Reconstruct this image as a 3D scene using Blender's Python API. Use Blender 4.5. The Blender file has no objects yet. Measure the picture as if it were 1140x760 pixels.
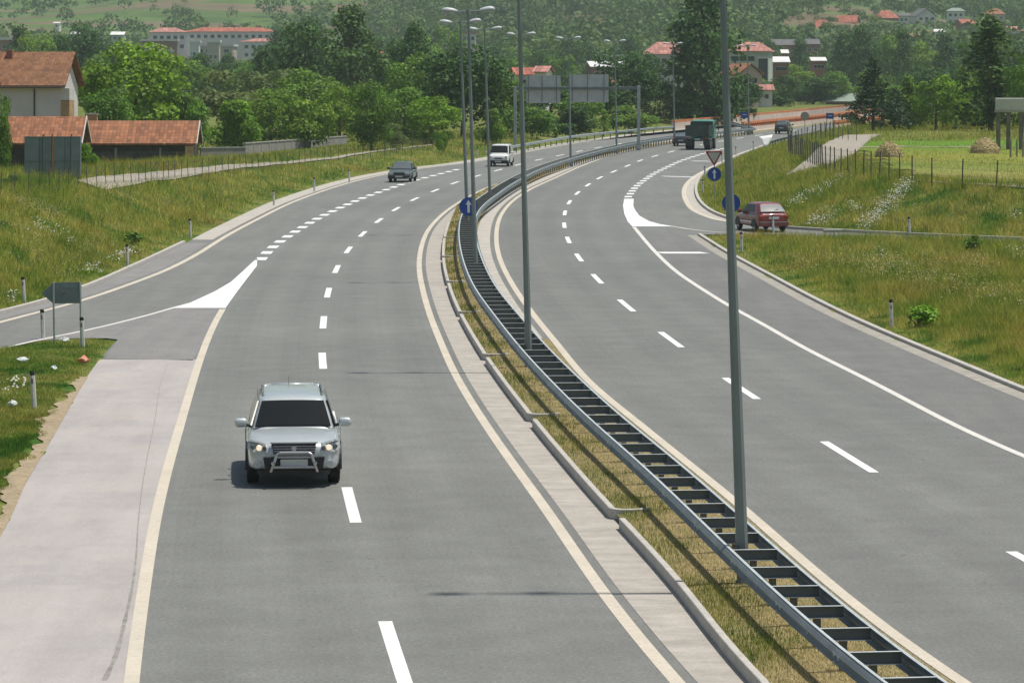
import bpy, bmesh, math, random
import numpy as np
from mathutils import Vector, Matrix
random.seed(7)
rng = np.random.default_rng(7)
C = bpy.context.scene.collection
SC = bpy.context.scene
R = math.radians
F, CX, HY, CH = 3700.0, 570.0, 70.0, 8.3      # focal length in photo pixels, principal column, horizon row, eye height

def G(px, py, z=0.0):
    """a point of the plan, read off the survey photograph"""
    Y = F * (CH - z) / (py - HY)
    return ((px - CX) * Y / F, Y)

def atY(px, Y):
    return (px - CX) * Y / F

# ------------------------------------------------------------------ object helpers
def tag(o, label=None, cat=None, group=None, kind=None):
    if label: o['label'] = label
    if cat: o['category'] = cat
    if group: o['group'] = group
    if kind: o['kind'] = kind
    return o

def empty(name, loc=(0, 0, 0), rz=0.0, tilt=0.0):
    o = bpy.data.objects.new(name, None)
    o.empty_display_size = 0.2
    C.objects.link(o)
    o.location = loc
    o.rotation_euler = (0, tilt, rz)
    return o

def thing(name, label, cat, loc=(0, 0, 0), rz=0.0, group=None, tilt=0.0):
    return tag(empty(name, loc, rz, tilt), label, cat, group)

def copy_tree(o, parent=None):
    c = o.copy(); C.objects.link(c)
    if parent is not None:
        c.parent = parent
    for ch in list(o.children):
        copy_tree(ch, c)
    return c

class MB:
    """collects shapes; build() links them as one mesh object"""
    def __init__(s):
        s.v = []; s.f = []; s.uv = {}
    def add(s, vs, fs, M=None):
        n = len(s.v)
        for p in vs:
            p = Vector(p)
            s.v.append(tuple(M @ p) if M is not None else tuple(p))
        for f in fs:
            s.f.append(tuple(i + n for i in f))
        return s
    def box(s, c, size, M=None, rz=0.0):
        hx, hy, hz = size[0] / 2, size[1] / 2, size[2] / 2
        vs = [(x, y, z) for z in (-hz, hz) for y in (-hy, hy) for x in (-hx, hx)]
        fs = [(0, 2, 3, 1), (4, 5, 7, 6), (0, 1, 5, 4), (2, 6, 7, 3), (0, 4, 6, 2), (1, 3, 7, 5)]
        T = Matrix.Translation(Vector(c)) @ Matrix.Rotation(rz, 4, 'Z')
        if M is not None: T = M @ T
        return s.add(vs, fs, T)
    def tube(s, p, q, r, r2=None, n=8, cap=True, ph=0.0):
        p = Vector(p); q = Vector(q); r2 = r if r2 is None else r2
        d = (q - p).normalized()
        a = d.orthogonal().normalized(); b = d.cross(a)
        vs = []
        for c, rr in ((p, r), (q, r2)):
            for k in range(n):
                t = 2 * math.pi * k / n + ph
                vs.append(c + (a * math.cos(t) + b * math.sin(t)) * rr)
        fs = [(k, (k + 1) % n, n + (k + 1) % n, n + k) for k in range(n)]
        if cap:
            fs += [tuple(reversed(range(n))), tuple(range(n, 2 * n))]
        return s.add(vs, fs)
    def path(s, pts, r, n=8):
        for a, b in zip(pts[:-1], pts[1:]):
            s.tube(a, b, r, n=n)
        return s
    def prism(s, outline, z0, z1, M=None):
        n = len(outline)
        vs = [(x, y, z0) for x, y in outline] + [(x, y, z1) for x, y in outline]
        fs = [(k, (k + 1) % n, n + (k + 1) % n, n + k) for k in range(n)] + [tuple(reversed(range(n))), tuple(range(n, 2 * n))]
        return s.add(vs, fs, M)
    def loft(s, rings, cap=True, closed=True):
        n = len(rings[0]); m = len(rings)
        vs = [p for r in rings for p in r]
        fs = []
        for i in range(m - 1):
            for k in range(n if closed else n - 1):
                k2 = (k + 1) % n
                fs.append((i * n + k, i * n + k2, (i + 1) * n + k2, (i + 1) * n + k))
        if cap:
            fs += [tuple(reversed(range(n))), tuple(range((m - 1) * n, m * n))]
        return s.add(vs, fs)
    def build(s, name, mat, parent=None, smooth=False, bevel=0.0, subsurf=0, loc=None, rot=None, angle=None, seg=2):
        me = bpy.data.meshes.new(name)
        me.from_pydata([tuple(v) for v in s.v], [], s.f)
        if mat: me.materials.append(mat)
        bm = bmesh.new(); bm.from_mesh(me)
        bmesh.ops.recalc_face_normals(bm, faces=bm.faces)
        bm.to_mesh(me); bm.free()
        if smooth:
            me.polygons.foreach_set('use_smooth', [True] * len(me.polygons))
            if angle:
                me.set_sharp_from_angle(angle=R(angle))
        o = bpy.data.objects.new(name, me)
        C.objects.link(o)
        if parent is not None: o.parent = parent
        if loc: o.location = loc
        if rot: o.rotation_euler = rot
        if bevel:
            b = o.modifiers.new('b', 'BEVEL'); b.width = bevel; b.segments = seg; b.limit_method = 'ANGLE'; b.angle_limit = R(30)
        if subsurf:
            b = o.modifiers.new('s', 'SUBSURF'); b.levels = subsurf; b.render_levels = subsurf
        return o

def np_mesh(name, verts, faces, mat, parent=None, smooth=False, uv=None):
    """verts (N,3), faces (M,k) arrays -> linked object"""
    me = bpy.data.meshes.new(name)
    verts = np.asarray(verts, np.float32); faces = np.asarray(faces, np.int32)
    k = faces.shape[1]
    me.vertices.add(len(verts)); me.vertices.foreach_set('co', verts.ravel())
    me.loops.add(faces.size); me.loops.foreach_set('vertex_index', faces.ravel())
    me.polygons.add(len(faces))
    me.polygons.foreach_set('loop_start', np.arange(0, faces.size, k, dtype=np.int32))
    if smooth: me.polygons.foreach_set('use_smooth', np.ones(len(faces), bool))
    if uv is not None:
        l = me.uv_layers.new(name='UVMap')
        l.data.foreach_set('uv', np.asarray(uv, np.float32)[faces.ravel()].ravel())
    me.update(calc_edges=True)
    if mat: me.materials.append(mat)
    o = bpy.data.objects.new(name, me); C.objects.link(o)
    if parent is not None: o.parent = parent
    return o

# ------------------------------------------------------------------ materials
class NT:
    def __init__(s, name):
        s.m = bpy.data.materials.new(name); s.m.use_nodes = True
        s.t = s.m.node_tree; s.n = s.t.nodes
        s.b = s.n['Principled BSDF']; s.out = s.n['Material Output']
    def new(s, t, **kw):
        x = s.n.new(t)
        for k, v in kw.items():
            if k in x.inputs: x.inputs[k].default_value = v
            else: setattr(x, k, v)
        return x
    def link(s, a, b): s.t.links.new(a, b)
    def coord(s, kind='Object'):
        return s.new('ShaderNodeTexCoord').outputs[kind]
    def mapping(s, src, scale=(1, 1, 1), rot=(0, 0, 0)):
        m = s.new('ShaderNodeMapping'); m.inputs['Scale'].default_value = scale; m.inputs['Rotation'].default_value = rot
        s.link(src, m.inputs['Vector']); return m.outputs[0]
    def noise(s, src, scale, detail=3, rough=0.55):
        x = s.new('ShaderNodeTexNoise'); x.inputs['Scale'].default_value = scale
        x.inputs['Detail'].default_value = detail; x.inputs['Roughness'].default_value = rough
        s.link(src, x.inputs['Vector']); return x.outputs['Fac']
    def ramp(s, src, stops, interp='LINEAR'):
        x = s.new('ShaderNodeValToRGB'); r = x.color_ramp; r.interpolation = interp
        while len(r.elements) < len(stops): r.elements.new(0.5)
        for e, (p, c) in zip(r.elements, stops):
            e.position = p
            e.color = (c, c, c, 1) if isinstance(c, (int, float)) else (*c, 1)
        s.link(src, x.inputs[0]); return x.outputs[0]
    def mix(s, a, b, fac, mode='MIX'):
        x = s.new('ShaderNodeMix'); x.data_type = 'RGBA'; x.blend_type = mode
        for sock, v in ((x.inputs[0], fac), (x.inputs[6], a), (x.inputs[7], b)):
            if isinstance(v, bpy.types.NodeSocket): s.link(v, sock)
            elif isinstance(v, (int, float)): sock.default_value = v if sock.type == 'VALUE' else (v, v, v, 1)
            else: sock.default_value = (*v, 1)
        return x.outputs[2]
    def math(s, op, a, b=0.0):
        x = s.new('ShaderNodeMath'); x.operation = op
        for sock, v in zip(x.inputs, (a, b)):
            if isinstance(v, bpy.types.NodeSocket): s.link(v, sock)
            else: sock.default_value = v
        return x.outputs[0]
    def color(s, src):
        if isinstance(src, bpy.types.NodeSocket): s.link(src, s.b.inputs['Base Color'])
        else: s.b.inputs['Base Color'].default_value = (*src, 1)
        return s
    def set(s, **kw):
        for k, v in kw.items(): s.b.inputs[k.replace('_', ' ')].default_value = v
        return s
    def bump(s, h, strength=0.3, dist=0.02):
        x = s.new('ShaderNodeBump'); x.inputs['Strength'].default_value = strength; x.inputs['Distance'].default_value = dist
        s.link(h, x.inputs['Height']); s.link(x.outputs[0], s.b.inputs['Normal']); return s

def simple(name, col, rough=0.6, metal=0.0, var=0.12, scale=4.0, coat=0.0, spec=0.5):
    """a plain surface whose tone wanders a little, as real paint, metal or plaster does"""
    m = NT(name)
    f = m.noise(m.coord(), scale, 4)
    lo = tuple(c * (1 - var) for c in col); hi = tuple(min(1, c * (1 + var)) for c in col)
    m.color(m.ramp(f, [(0.3, lo), (0.7, hi)]))
    m.set(Roughness=rough, Metallic=metal, Coat_Weight=coat)
    m.b.inputs['Specular IOR Level'].default_value = spec
    return m.m

# ------------------------------------------------------------------ curves on the plan
def cr(pts, step=1.0, smooth=0.0):
    """smooth curve through plan points, resampled every `step` metres"""
    P = np.array(pts, float)
    P = np.vstack([2 * P[0] - P[1], P, 2 * P[-1] - P[-2]])
    out = []
    for i in range(1, len(P) - 2):
        p0, p1, p2, p3 = P[i - 1:i + 3]
        a = np.linalg.norm(p1 - p0) ** .5; b = np.linalg.norm(p2 - p1) ** .5; c = np.linalg.norm(p3 - p2) ** .5
        m1 = (p2 - p1) + b * ((p1 - p0) / a - (p2 - p0) / (a + b))
        m2 = (p2 - p1) + b * ((p3 - p2) / c - (p3 - p1) / (b + c))
        n = max(2, int(np.linalg.norm(p2 - p1) / 0.25))
        t = np.linspace(0, 1, n, endpoint=False)[:, None]
        out.append((2 * t**3 - 3 * t**2 + 1) * p1 + (t**3 - 2 * t**2 + t) * m1 + (-2 * t**3 + 3 * t**2) * p2 + (t**3 - t**2) * m2)
    out.append(P[-2][None]); Q = np.vstack(out)
    s = np.r_[0, np.cumsum(np.linalg.norm(np.diff(Q, axis=0), axis=1))]
    n = max(2, int(s[-1] / step) + 1)
    u = np.linspace(0, s[-1], n)
    Q = np.c_[np.interp(u, s, Q[:, 0]), np.interp(u, s, Q[:, 1])]
    if smooth > 0 and n > 8:
        k = int(3 * smooth / step); w = np.exp(-0.5 * (np.arange(-k, k + 1) * step / smooth) ** 2); w /= w.sum()
        ext = np.vstack([2 * Q[0] - Q[k:0:-1], Q, 2 * Q[-1] - Q[-2:-k - 2:-1]])
        Q = np.c_[np.convolve(ext[:, 0], w, 'valid'), np.convolve(ext[:, 1], w, 'valid')]
    return Q

def px(pts, z=0.0):
    return [G(x, y, z) for x, y in pts]

def normals(Q):
    d = np.gradient(Q, axis=0); d /= np.linalg.norm(d, axis=1)[:, None]
    return np.c_[d[:, 1], -d[:, 0]]          # to the right of travel

def offset(Q, o):
    return Q + normals(Q) * (np.asarray(o)[:, None] if np.ndim(o) else o)

def xat(Q, Y):
    o = np.argsort(Q[:, 1]); return np.interp(Y, Q[o, 1], Q[o, 0])

def strip(name, A, B, z, mat, kind='structure', zb=None, parent=None):
    """ribbon between two curves of equal length, with metres for UV"""
    n = len(A); zb = z if zb is None else zb
    za = np.full(n, z) if np.ndim(z) == 0 else z; zbb = np.full(n, zb) if np.ndim(zb) == 0 else zb
    m = 5
    V = []; UV = []
    s = np.r_[0, np.cumsum(np.linalg.norm(np.diff((A + B) / 2, axis=0), axis=1))]
    wd = np.linalg.norm(B - A, axis=1)
    for j in range(m):
        t = j / (m - 1)
        P = A * (1 - t) + B * t
        V.append(np.c_[P, za * (1 - t) + zbb * t]); UV.append(np.c_[wd * 0 + t, s])
    V = np.concatenate(V); UV = np.concatenate(UV)
    i = np.arange(n - 1)
    Fc = np.concatenate([np.c_[j * n + i, (j + 1) * n + i, (j + 1) * n + i + 1, j * n + i + 1] for j in range(m - 1)])
    o = np_mesh(name, V, Fc, mat, parent, uv=UV)
    if kind: o['kind'] = kind
    return o

def band(name, Q, w, z, mat, o0=0.0, kind='structure'):
    return strip(name, offset(Q, o0 - w / 2), offset(Q, o0 + w / 2), z, mat, kind)

def byY(Q, Y0, Y1, step=1.0):
    Y = np.arange(Y0, Y1 + 1e-6, step); return np.c_[xat(Q, Y), Y]

def sheet(name, outline, z, mat, kind='structure'):
    me = bpy.data.meshes.new(name)
    me.from_pydata([(x, y, z) for x, y in outline], [], [tuple(range(len(outline)))])
    me.update()
    if me.polygons[0].normal.z < 0: me.flip_normals()
    me.materials.append(mat)
    o = bpy.data.objects.new(name, me); C.objects.link(o)
    if kind: o['kind'] = kind
    return o
# ------------------------------------------------------------------ surface materials
def asphalt(name, base, tint=(1, 1, 1), tracks=True):
    m = NT(name); co = m.coord()
    uv = m.coord('UV')
    big = m.noise(co, 0.09, 4); mid = m.noise(co, 0.9, 5, .65); fine = m.noise(co, 15, 4, .85)
    c0 = tuple(base * t for t in tint)
    col = m.ramp(big, [(0.3, tuple(x * .90 for x in c0)), (0.7, tuple(x * 1.08 for x in c0))])
    col = m.mix(col, m.ramp(mid, [(0.3, .88), (0.72, 1.1)]), 1.0, 'MULTIPLY')
    col = m.mix(col, m.ramp(fine, [(0.28, .66), (0.5, 1.0), (0.72, 1.44)]), 1.0, 'MULTIPLY')
    if tracks:
        st = m.noise(m.mapping(uv, (46, .035, 1)), 1.0, 4, .6)              # long streaks along the lane
        col = m.mix(col, m.ramp(st, [(0.3, .955), (0.7, 1.035)]), 1.0, 'MULTIPLY')
        tr = m.noise(m.mapping(uv, (.8, .5, 1)), 1.0, 5, .7)               # laying bands across the lane
        col = m.mix(col, m.ramp(tr, [(0.35, .985), (0.65, 1.012)]), 1.0, 'MULTIPLY')
        sep = m.new('ShaderNodeSeparateXYZ'); m.link(uv, sep.inputs[0])
        w = m.math('COSINE', m.math('MULTIPLY', sep.outputs[0], 4 * math.pi * 2))
        col = m.mix(col, m.ramp(m.math('ADD', m.math('MULTIPLY', w, .5), .5), [(0, .95), (1, 1.03)]), 1.0, 'MULTIPLY')
    else:
        st = m.noise(m.mapping(co, (1.3, .09, 1)), 1.0, 5, .62)
        col = m.mix(col, m.ramp(st, [(0.3, .90), (0.7, 1.08)]), 1.0, 'MULTIPLY')
    sp = m.noise(co, 3.1, 2, .4)                                            # old oil spots
    col = m.mix(col, m.ramp(sp, [(0.2, .72), (0.29, 1.0)]), 1.0, 'MULTIPLY')
    m.color(col).set(Roughness=0.85); m.bump(fine, .25, .01)
    return m.m

def paint(name, col, wear=.25):
    m = NT(name); co = m.coord()
    f = m.noise(co, 9, 5, .75); g = m.noise(co, .6, 4)
    c = m.ramp(f, [(0.25, tuple(x * (1 - wear) for x in col)), (0.55, col)])
    c = m.mix(c, m.ramp(g, [(0.3, .86), (0.7, 1.0)]), 1.0, 'MULTIPLY')
    m.color(c).set(Roughness=.7); return m.m

def concrete(name, col, joint=0.0, scale=1.0, stain=.25):
    m = NT(name); co = m.coord(); uv = m.coord('UV')
    f = m.noise(co, 2.2 * scale, 6, .7); g = m.noise(co, 18 * scale, 3, .7)
    c = m.ramp(f, [(0.28, tuple(x * (1 - stain) for x in col)), (0.66, col)])
    c = m.mix(c, m.ramp(g, [(0.3, .86), (0.7, 1.08)]), 1.0, 'MULTIPLY')
    if joint:
        sep = m.new('ShaderNodeSeparateXYZ'); m.link(uv, sep.inputs[0])
        k = m.math('FRACT', m.math('MULTIPLY', sep.outputs[1], 1 / joint))
        c = m.mix(c, m.ramp(k, [(0.0, .72), (0.05, 1.0)]), 1.0, 'MULTIPLY')
        q = m.noise(m.mapping(uv, (.6, 2.1, 1)), 1.0, 2, .5)
        c = m.mix(c, m.ramp(q, [(0.35, .88), (0.65, 1.06)]), 1.0, 'MULTIPLY')
    m.color(c).set(Roughness=.88); m.bump(g, .2, .01); return m.m

M = {}
M['asphalt'] = asphalt('worn grey asphalt', .168, (.98, 1.0, .93), tracks=False)
M['lane_l'] = asphalt('grey lane asphalt', .170, (.975, 1.0, .93))
M['lane_r'] = asphalt('darker lane asphalt', .160, (.975, 1.0, .93))
def stained(name, base, tint):
    m = NT(name); co = m.coord()
    a = m.noise(m.mapping(co, (.9, .16, 1)), 1.0, 6, .7); b2 = m.noise(co, .35, 5, .7); c2 = m.noise(co, 20, 3, .8); e = m.noise(m.mapping(co, (.35, 1.6, 1)), 1.0, 5, .75)
    col = m.ramp(b2, [(0.28, tuple(base * t * k for t, k in zip(tint, (.84, .86, .90)))), (0.5, tuple(base * t for t in tint)), (0.72, tuple(base * t * k for t, k in zip(tint, (1.10, 1.06, 1.02))))])
    col = m.mix(col, m.ramp(a, [(0.3, .86), (0.68, 1.07)]), 1.0, 'MULTIPLY')
    col = m.mix(col, m.ramp(e, [(0.24, .70), (0.33, 1.0)]), 1.0, 'MULTIPLY')
    col = m.mix(col, m.ramp(c2, [(0.3, .88), (0.7, 1.13)]), 1.0, 'MULTIPLY')
    m.color(col).set(Roughness=.9); m.bump(c2, .2, .01); return m.m
M['shoulder'] = stained('pale mauve shoulder asphalt', .365, (1.05, .97, .925))
M['tar'] = simple('tar seam', (.25, .235, .21), .8, 0, .3, 3)
M['apron'] = asphalt('mid grey apron asphalt', .205, (1.01, .985, .945), tracks=False)
M['aux'] = asphalt('dull brown grey asphalt', .155, (.995, .995, .94), tracks=False)
M['line'] = paint('cream road paint', (.60, .54, .435), .24)
M['white'] = paint('fresh white road paint', (.84, .85, .84), .22)
M['oldwhite'] = paint('worn white road paint', (.68, .66, .61), .2)
M['gutter'] = concrete('gutter concrete', (.44, .405, .355), joint=.5)
M['kerb'] = concrete('kerb concrete', (.50, .475, .43), scale=1.5)
M['gutter_dull'] = concrete('dull tan gutter', (.37, .345, .295), joint=1.0)
M['verge_con'] = concrete('pale verge concrete', (.50, .465, .41), joint=1.0)

# ------------------------------------------------------------------ survey of the road lines
LLp = px([(146, 760), (159, 664), (174.5, 570), (200, 475), (230, 380), (249, 342), (262, 326), (275, 309), (286, 295), (297, 281), (313, 268),
          (329.5, 257.5), (354, 243), (379.5, 231), (405, 220), (431, 211), (458, 202), (485, 195), (512, 188)])
LL = cr([(LLp[0][0] + 2.6, 18)] + LLp, 1.0, 3.0)
LRp = px([(750, 757), (700, 697), (667, 655), (632, 602), (610, 569), (580, 529), (555, 494), (527.5, 452.5), (505.5, 415), (490, 379.5), (479, 352),
          (470, 320), (466.5, 297), (469, 275), (476, 257), (485, 246), (497, 235), (515, 223), (535, 212.5), (549, 206.5)])
LDp = px([(438, 722), (390, 560), (358.5, 403), (360, 358), (365, 325), (375, 298), (388.5, 277), (404.5, 259.5), (422.5, 245), (442, 232), (463, 221),
          (485, 212), (507, 203.3), (532, 195.8), (555.5, 189.3), (579, 183), (606, 176.5), (629, 172), (657, 166), (680, 162), (740, 152.5), (800, 145.5), (860, 138.5), (951, 128.5)])
RLp = px([(1070, 760), (1025, 730), (960, 680), (900, 630), (820, 559), (755, 507), (705, 466), (657, 427), (617.5, 379.5), (595, 352), (570, 316),
          (556, 287), (552.5, 263), (557, 241), (570, 224.5), (590, 211), (615, 199.5), (657, 181), (695, 169), (750, 157.5), (800, 150.5), (838, 146), (900, 139), (951, 133.5)])
RRp = px([(1140, 508), (990, 435), (955, 417), (920, 400), (882, 380), (855, 364), (811, 340), (782, 322), (755, 304), (730, 281), (706, 253), (698, 243),
          (695, 233), (696, 225), (701, 217), (708, 208), (717, 201), (728, 193.5), (742, 186.5), (760, 178.5), (782, 171.5), (816, 163), (838.5, 158.5), (870, 152.5), (905, 147), (951, 140)])
RDp = px([(1130, 618), (944, 508), (825, 433), (746.5, 378), (696, 339.5), (664, 310), (644, 286.5), (632, 267), (628, 251), (628.5, 237.5), (633, 226), (642, 215.5),
          (653, 207), (666.5, 198.5), (698, 185), (715, 178), (736, 172), (780, 161.5), (830, 153), (880, 146), (951, 137)])
BCp = px([(998.5, 749.5), (965, 722), (935, 696), (907, 672), (882, 650.5), (859, 630), (838, 610), (728, 509), (676, 467), (633, 426), (600, 393), (555.5, 340),
          (541.5, 322), (529, 297), (521.5, 272), (520, 252), (523.5, 236), (535, 224), (547, 215.5), (561, 206), (576, 197.5), (596, 188), (632, 176), (685, 162.5),
          (720, 156), (750, 151.5), (800, 146.5), (838, 142.5)], .75)
def lead(P, dx, Y0=16):      # carry a line back under the bridge the photograph was taken from
    return [(P[0][0] + dx, Y0)] + list(P)
def far(P, dx):
    return list(P) + [(P[-1][0] + dx, 760)]
BC = cr(lead(BCp, 4.2), 1.0, 4.0)
LR = cr(lead(LRp, 3.7) + [(xat(BC, Y) - 1.05, Y) for Y in (250, 280, 310, 345, 385)] + [tuple(p) for p in px([(838, 147.5), (880, 142), (951, 132.5)])], 1.0, 3.5)
LD = cr(lead(LDp, 3.0), 1.0, 5.0)
RL = cr(far(lead(RLp, 4.8), 48), 1.0, 3.0)
RR = cr(far(lead(RRp, 9.0, 20), 48), 1.0, 2.5)
RD = cr(lead(RDp, 6.0), 1.0, 5.0)
LOp = px([(-120, 386), (-60, 373), (0, 358), (25, 351), (62, 342), (100, 331), (137, 318), (175, 304), (212, 286), (250, 262.5), (285, 244), (322, 226), (360, 212),
          (397, 201), (435, 192.8), (467, 187.8), (518, 181.5), (546, 177), (572, 172), (600, 166.5), (633, 160.5), (679, 154), (709, 149.8), (752, 145.2), (805, 140), (880, 132.5), (951, 124.5)])
LO = cr(far(LOp, 60), 1.0, 2.5)
LCp = px([(-120, 378), (-60, 365), (0, 350), (50, 337), (100, 319.5), (150, 297.5), (180, 283.5), (206, 271)])        # kerb of the exit lane
LC = cr(LCp, 1.0, 1.5)
iLO = int(np.argmin(np.abs(LO[:, 1] - (LC[-1, 1] + 3))))
LE = np.vstack([LC, offset(LO, -1.2)[iLO:]])                                                                        # pavement edge, left
IEp = px([(0, 595), (14, 569), (25, 542), (47, 505), (70, 465), (87, 435), (107, 405), (124, 385), (131, 378)])
IE = cr([(-4.9, 16)] + IEp, 1.0, 1.0)
ITOP = px([(131, 378), (118, 376.5), (95, 376.5), (60, 378), (32, 380.5), (0, 387), (-40, 396), (-120, 417)])
RCp = px([(1140, 437), (1075, 410), (1015, 385), (955, 359), (905, 334.5), (855, 307.5), (810, 283), (790, 270.5), (776, 261.5)])
RC = cr([(19.5, 20), (16.1, 55)] + RCp, 1.0, 1.5)
RAMPLO = px([(776, 261.5), (792, 261.0), (810, 261.6), (850, 262.6), (955, 267), (1140, 272.5), (1320, 278)])
RAMPHI = px([(1320, 273), (1140, 267.3), (1015, 262), (940, 258.3), (874, 254.5), (830, 248.8), (809, 243), (795, 237.5), (782, 228), (775.5, 216), (776.5, 204), (784, 193.6), (803, 182.6),
             (819, 175), (839.5, 167.3), (858, 161), (906, 149.3), (930, 145), (962, 140)])
RAMPHI = cr(RAMPHI, 1.0, 1.2)
RE_END = [(RAMPHI[-1, 0] + 50, 760)]

road_poly = np.vstack([IE, ITOP[1:], LE, np.array(RE_END), RAMPHI[::-1], np.array(RAMPLO)[::-1], RC[::-1]])
sheet('road', road_poly, 0.0, M['asphalt'])

# lanes carry their own wearing course, a few millimetres proud
lane_y = (17, 520)
strip('left_carriageway', byY(LL, 18, 262), byY(LR, 18, 262), .004, M['lane_l'])
strip('right_carriageway', byY(RL, 20, 470), byY(RR, 20, 470), .004, M['lane_r'])
# pale hard shoulder and the darker apron above it
yA = 30710 / (400 - 70)
strip('hard_shoulder', byY(IE, 18, yA), byY(LL, 18, yA), .004, M['shoulder'])
cq = cr(px([(116, 757), (128, 733), (138, 695), (147, 655), (151.5, 620), (154, 580), (161, 525), (172, 470), (178, 430), (187, 404)]), .4, .6)
cw = np.interp(np.arange(len(cq)), [0, len(cq) * .12, len(cq) * .3, len(cq)], [.075, .05, .018, .010]) * (1 + .35 * np.sin(np.arange(len(cq)) * 1.7) * np.sin(np.arange(len(cq)) * .6))
strip('tar_seam', offset(cq, -cw / 2), offset(cq, cw / 2), .0075, M['tar'])
gore = px([(117, 399), (215, 401), (247, 343.5), (190, 343.2), (175, 348), (125, 361), (87, 369.5), (60, 374.5), (32, 380.5), (60, 378), (95, 376.5), (118, 376.5), (131, 378)])
sheet('ramp_apron', gore, .004, M['apron'])
# the strip right of the through lanes, the same age but browner
strip('right_shoulder', byY(offset(RR, .1), 40, 160), byY(RC, 40, 160), .004, M['aux'])

# ------------------------------------------------------------------ painted markings
band('left_edge_line', byY(LL, 18, 112.5), .21, .008, M['line'])
band('median_edge_line_left', byY(LR, 18, 520), .21, .009, M['line'])
band('median_edge_line_right', byY(RL, 20, 520), .21, .008, M['line'])
band('right_edge_line', byY(RR, 20, 168), .19, .008, M['oldwhite'])
band('exit_edge_line', LO[:-250], .24, .008, M['line'], o0=.1)
sheet('gore_marking', px([(190, 343), (212, 337), (225, 331), (240, 324), (257, 314), (272, 300.5), (280, 293), (286.5, 287.5), (286, 296), (276, 309), (263, 326), (251, 343)]), .009, M['white'])
gl = cr(px([(205, 340), (190, 343.5), (175, 348), (125, 361), (87, 369.6), (60, 375), (32, 381), (0, 388.5)]), .5, .5)
band('exit_gore_line', gl, .16, .0085, M['oldwhite'])
sheet('gore_marking', px([(695, 221.5), (705.5, 221.5), (705, 229), (707, 234), (712, 240.5), (723, 246.5), (735, 249.8), (751, 252.2), (704, 252.2), (699, 247), (695, 238), (693.6, 229)]), .009, M['white'])
band('ramp_gore_line', cr(px([(748, 252), (777, 256.5), (807, 259), (855, 260.6), (955, 265)]), .5, .5), .16, .0085, M['oldwhite'])
for a, b, w in (((728, 280.6), (779.5, 280.6), .75), ((734, 196), (770, 197), .9), ((768, 179.2), (787, 179.5), .8)):
    (x0, y0), (x1, y1) = G(*a), G(*b)
    sheet('transverse_marking', [(x0, y0), (x0 + .35, y0 - w * 1.6), (x1 + .35, y1 - w * 1.6), (x1, y1)], .0095, M['white'])
def dashes(Q, Ys, ln, w, m, z, name):
    for Y in Ys:
        band(name, byY(Q, Y - ln / 2, Y + ln / 2, .5), w, z, m)
dashes(LD, [47.1, 62.7, 76.9] + [30710 * (.003023 + k * .000446) for k in range(0, 26)], 5.4, .21, M['white'], .009, 'lane_dash')
dashes(RD, [53.7, 70.1, 84.8] + [30710 * (.003247 + k * .000456) for k in range(0, 28)], 5.5, .20, M['white'], .009, 'lane_dash')
dashes(LL, np.arange(141, 262, 4.5), 2.4, .46, M['white'], .009, 'exit_block_marking')
YR = 30710 / (219 - 70)
dashes(RR, np.arange(YR, 330, 4.6), 2.4, .46, M['white'], .009, 'ramp_block_marking')

# ramp edge line, the paved gutter outside it
RI = cr(px([(955, 256), (874, 251.6), (807, 246.2), (787, 241), (772, 234), (764, 224), (761.5, 214), (764.5, 205), (773, 197), (784, 190.5), (803, 180.6), (819, 173), (839.5, 165.6), (858, 159.3), (906, 148), (958, 139.6)]), 1.0, 1.0)
band('ramp_edge_line', RI, .3, .008, M['line'])
def resample(Q, n):
    s = np.r_[0, np.cumsum(np.linalg.norm(np.diff(Q, axis=0), axis=1))]; u = np.linspace(0, s[-1], n)
    return np.c_[np.interp(u, s, Q[:, 0]), np.interp(u, s, Q[:, 1])]
iA = int(np.argmin(np.hypot(RAMPHI[:, 0] - RI[0, 0], RAMPHI[:, 1] - RI[0, 1])))
strip('ramp_gutter', resample(RI[2:-40], 160), resample(RAMPHI[iA + 2:-40], 160), .004, M['verge_con'])
strip('right_gutter', byY(offset(RC, -.50), 40, 160.5), byY(offset(RC, -.02), 40, 160.5), .0075, M['gutter_dull'])
strip('exit_gutter', resample(offset(LO[:iLO - 2], -.2), 90), resample(offset(LC, .1), 90), .004, M['apron'])
strip('left_gutter', offset(LO, -.25)[iLO:-250], offset(LO, -1.25)[iLO:-250], .004, M['verge_con'])
# far concrete shoulder beside the right carriageway
strip('median_gutter_right', offset(byY(RL, 100, 480), -.95), offset(byY(RL, 100, 480), -.3), .004, M['verge_con'])

# ------------------------------------------------------------------ kerbs
def kerb(name, Q, w, h, m, o0=0.0, z0=-.12):
    A = offset(Q, o0 - w / 2); B = offset(Q, o0 + w / 2); b = MB()
    ch = .010
    rings = []
    n = normals(Q)
    for a, c, nn in zip(A, B, n):
        rings.append([(a[0], a[1], z0), (a[0], a[1], h - ch), (a[0] + nn[0] * ch, a[1] + nn[1] * ch, h), (c[0] - nn[0] * ch, c[1] - nn[1] * ch, h), (c[0], c[1], h - ch), (c[0], c[1], z0)])
    b.loft(rings)
    o = b.build(name, m); o['kind'] = 'structure'
    return o
kerb('exit_kerb', resample(LC, 110), .16, .13, M['kerb'], o0=-.06)
kerb('right_kerb', byY(RC, 30, 160.5), .18, .10, M['kerb'], o0=.08)
kerb('ramp_kerb', RAMPHI[8:-70], .18, .14, M['kerb'], o0=-.02)

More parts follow.
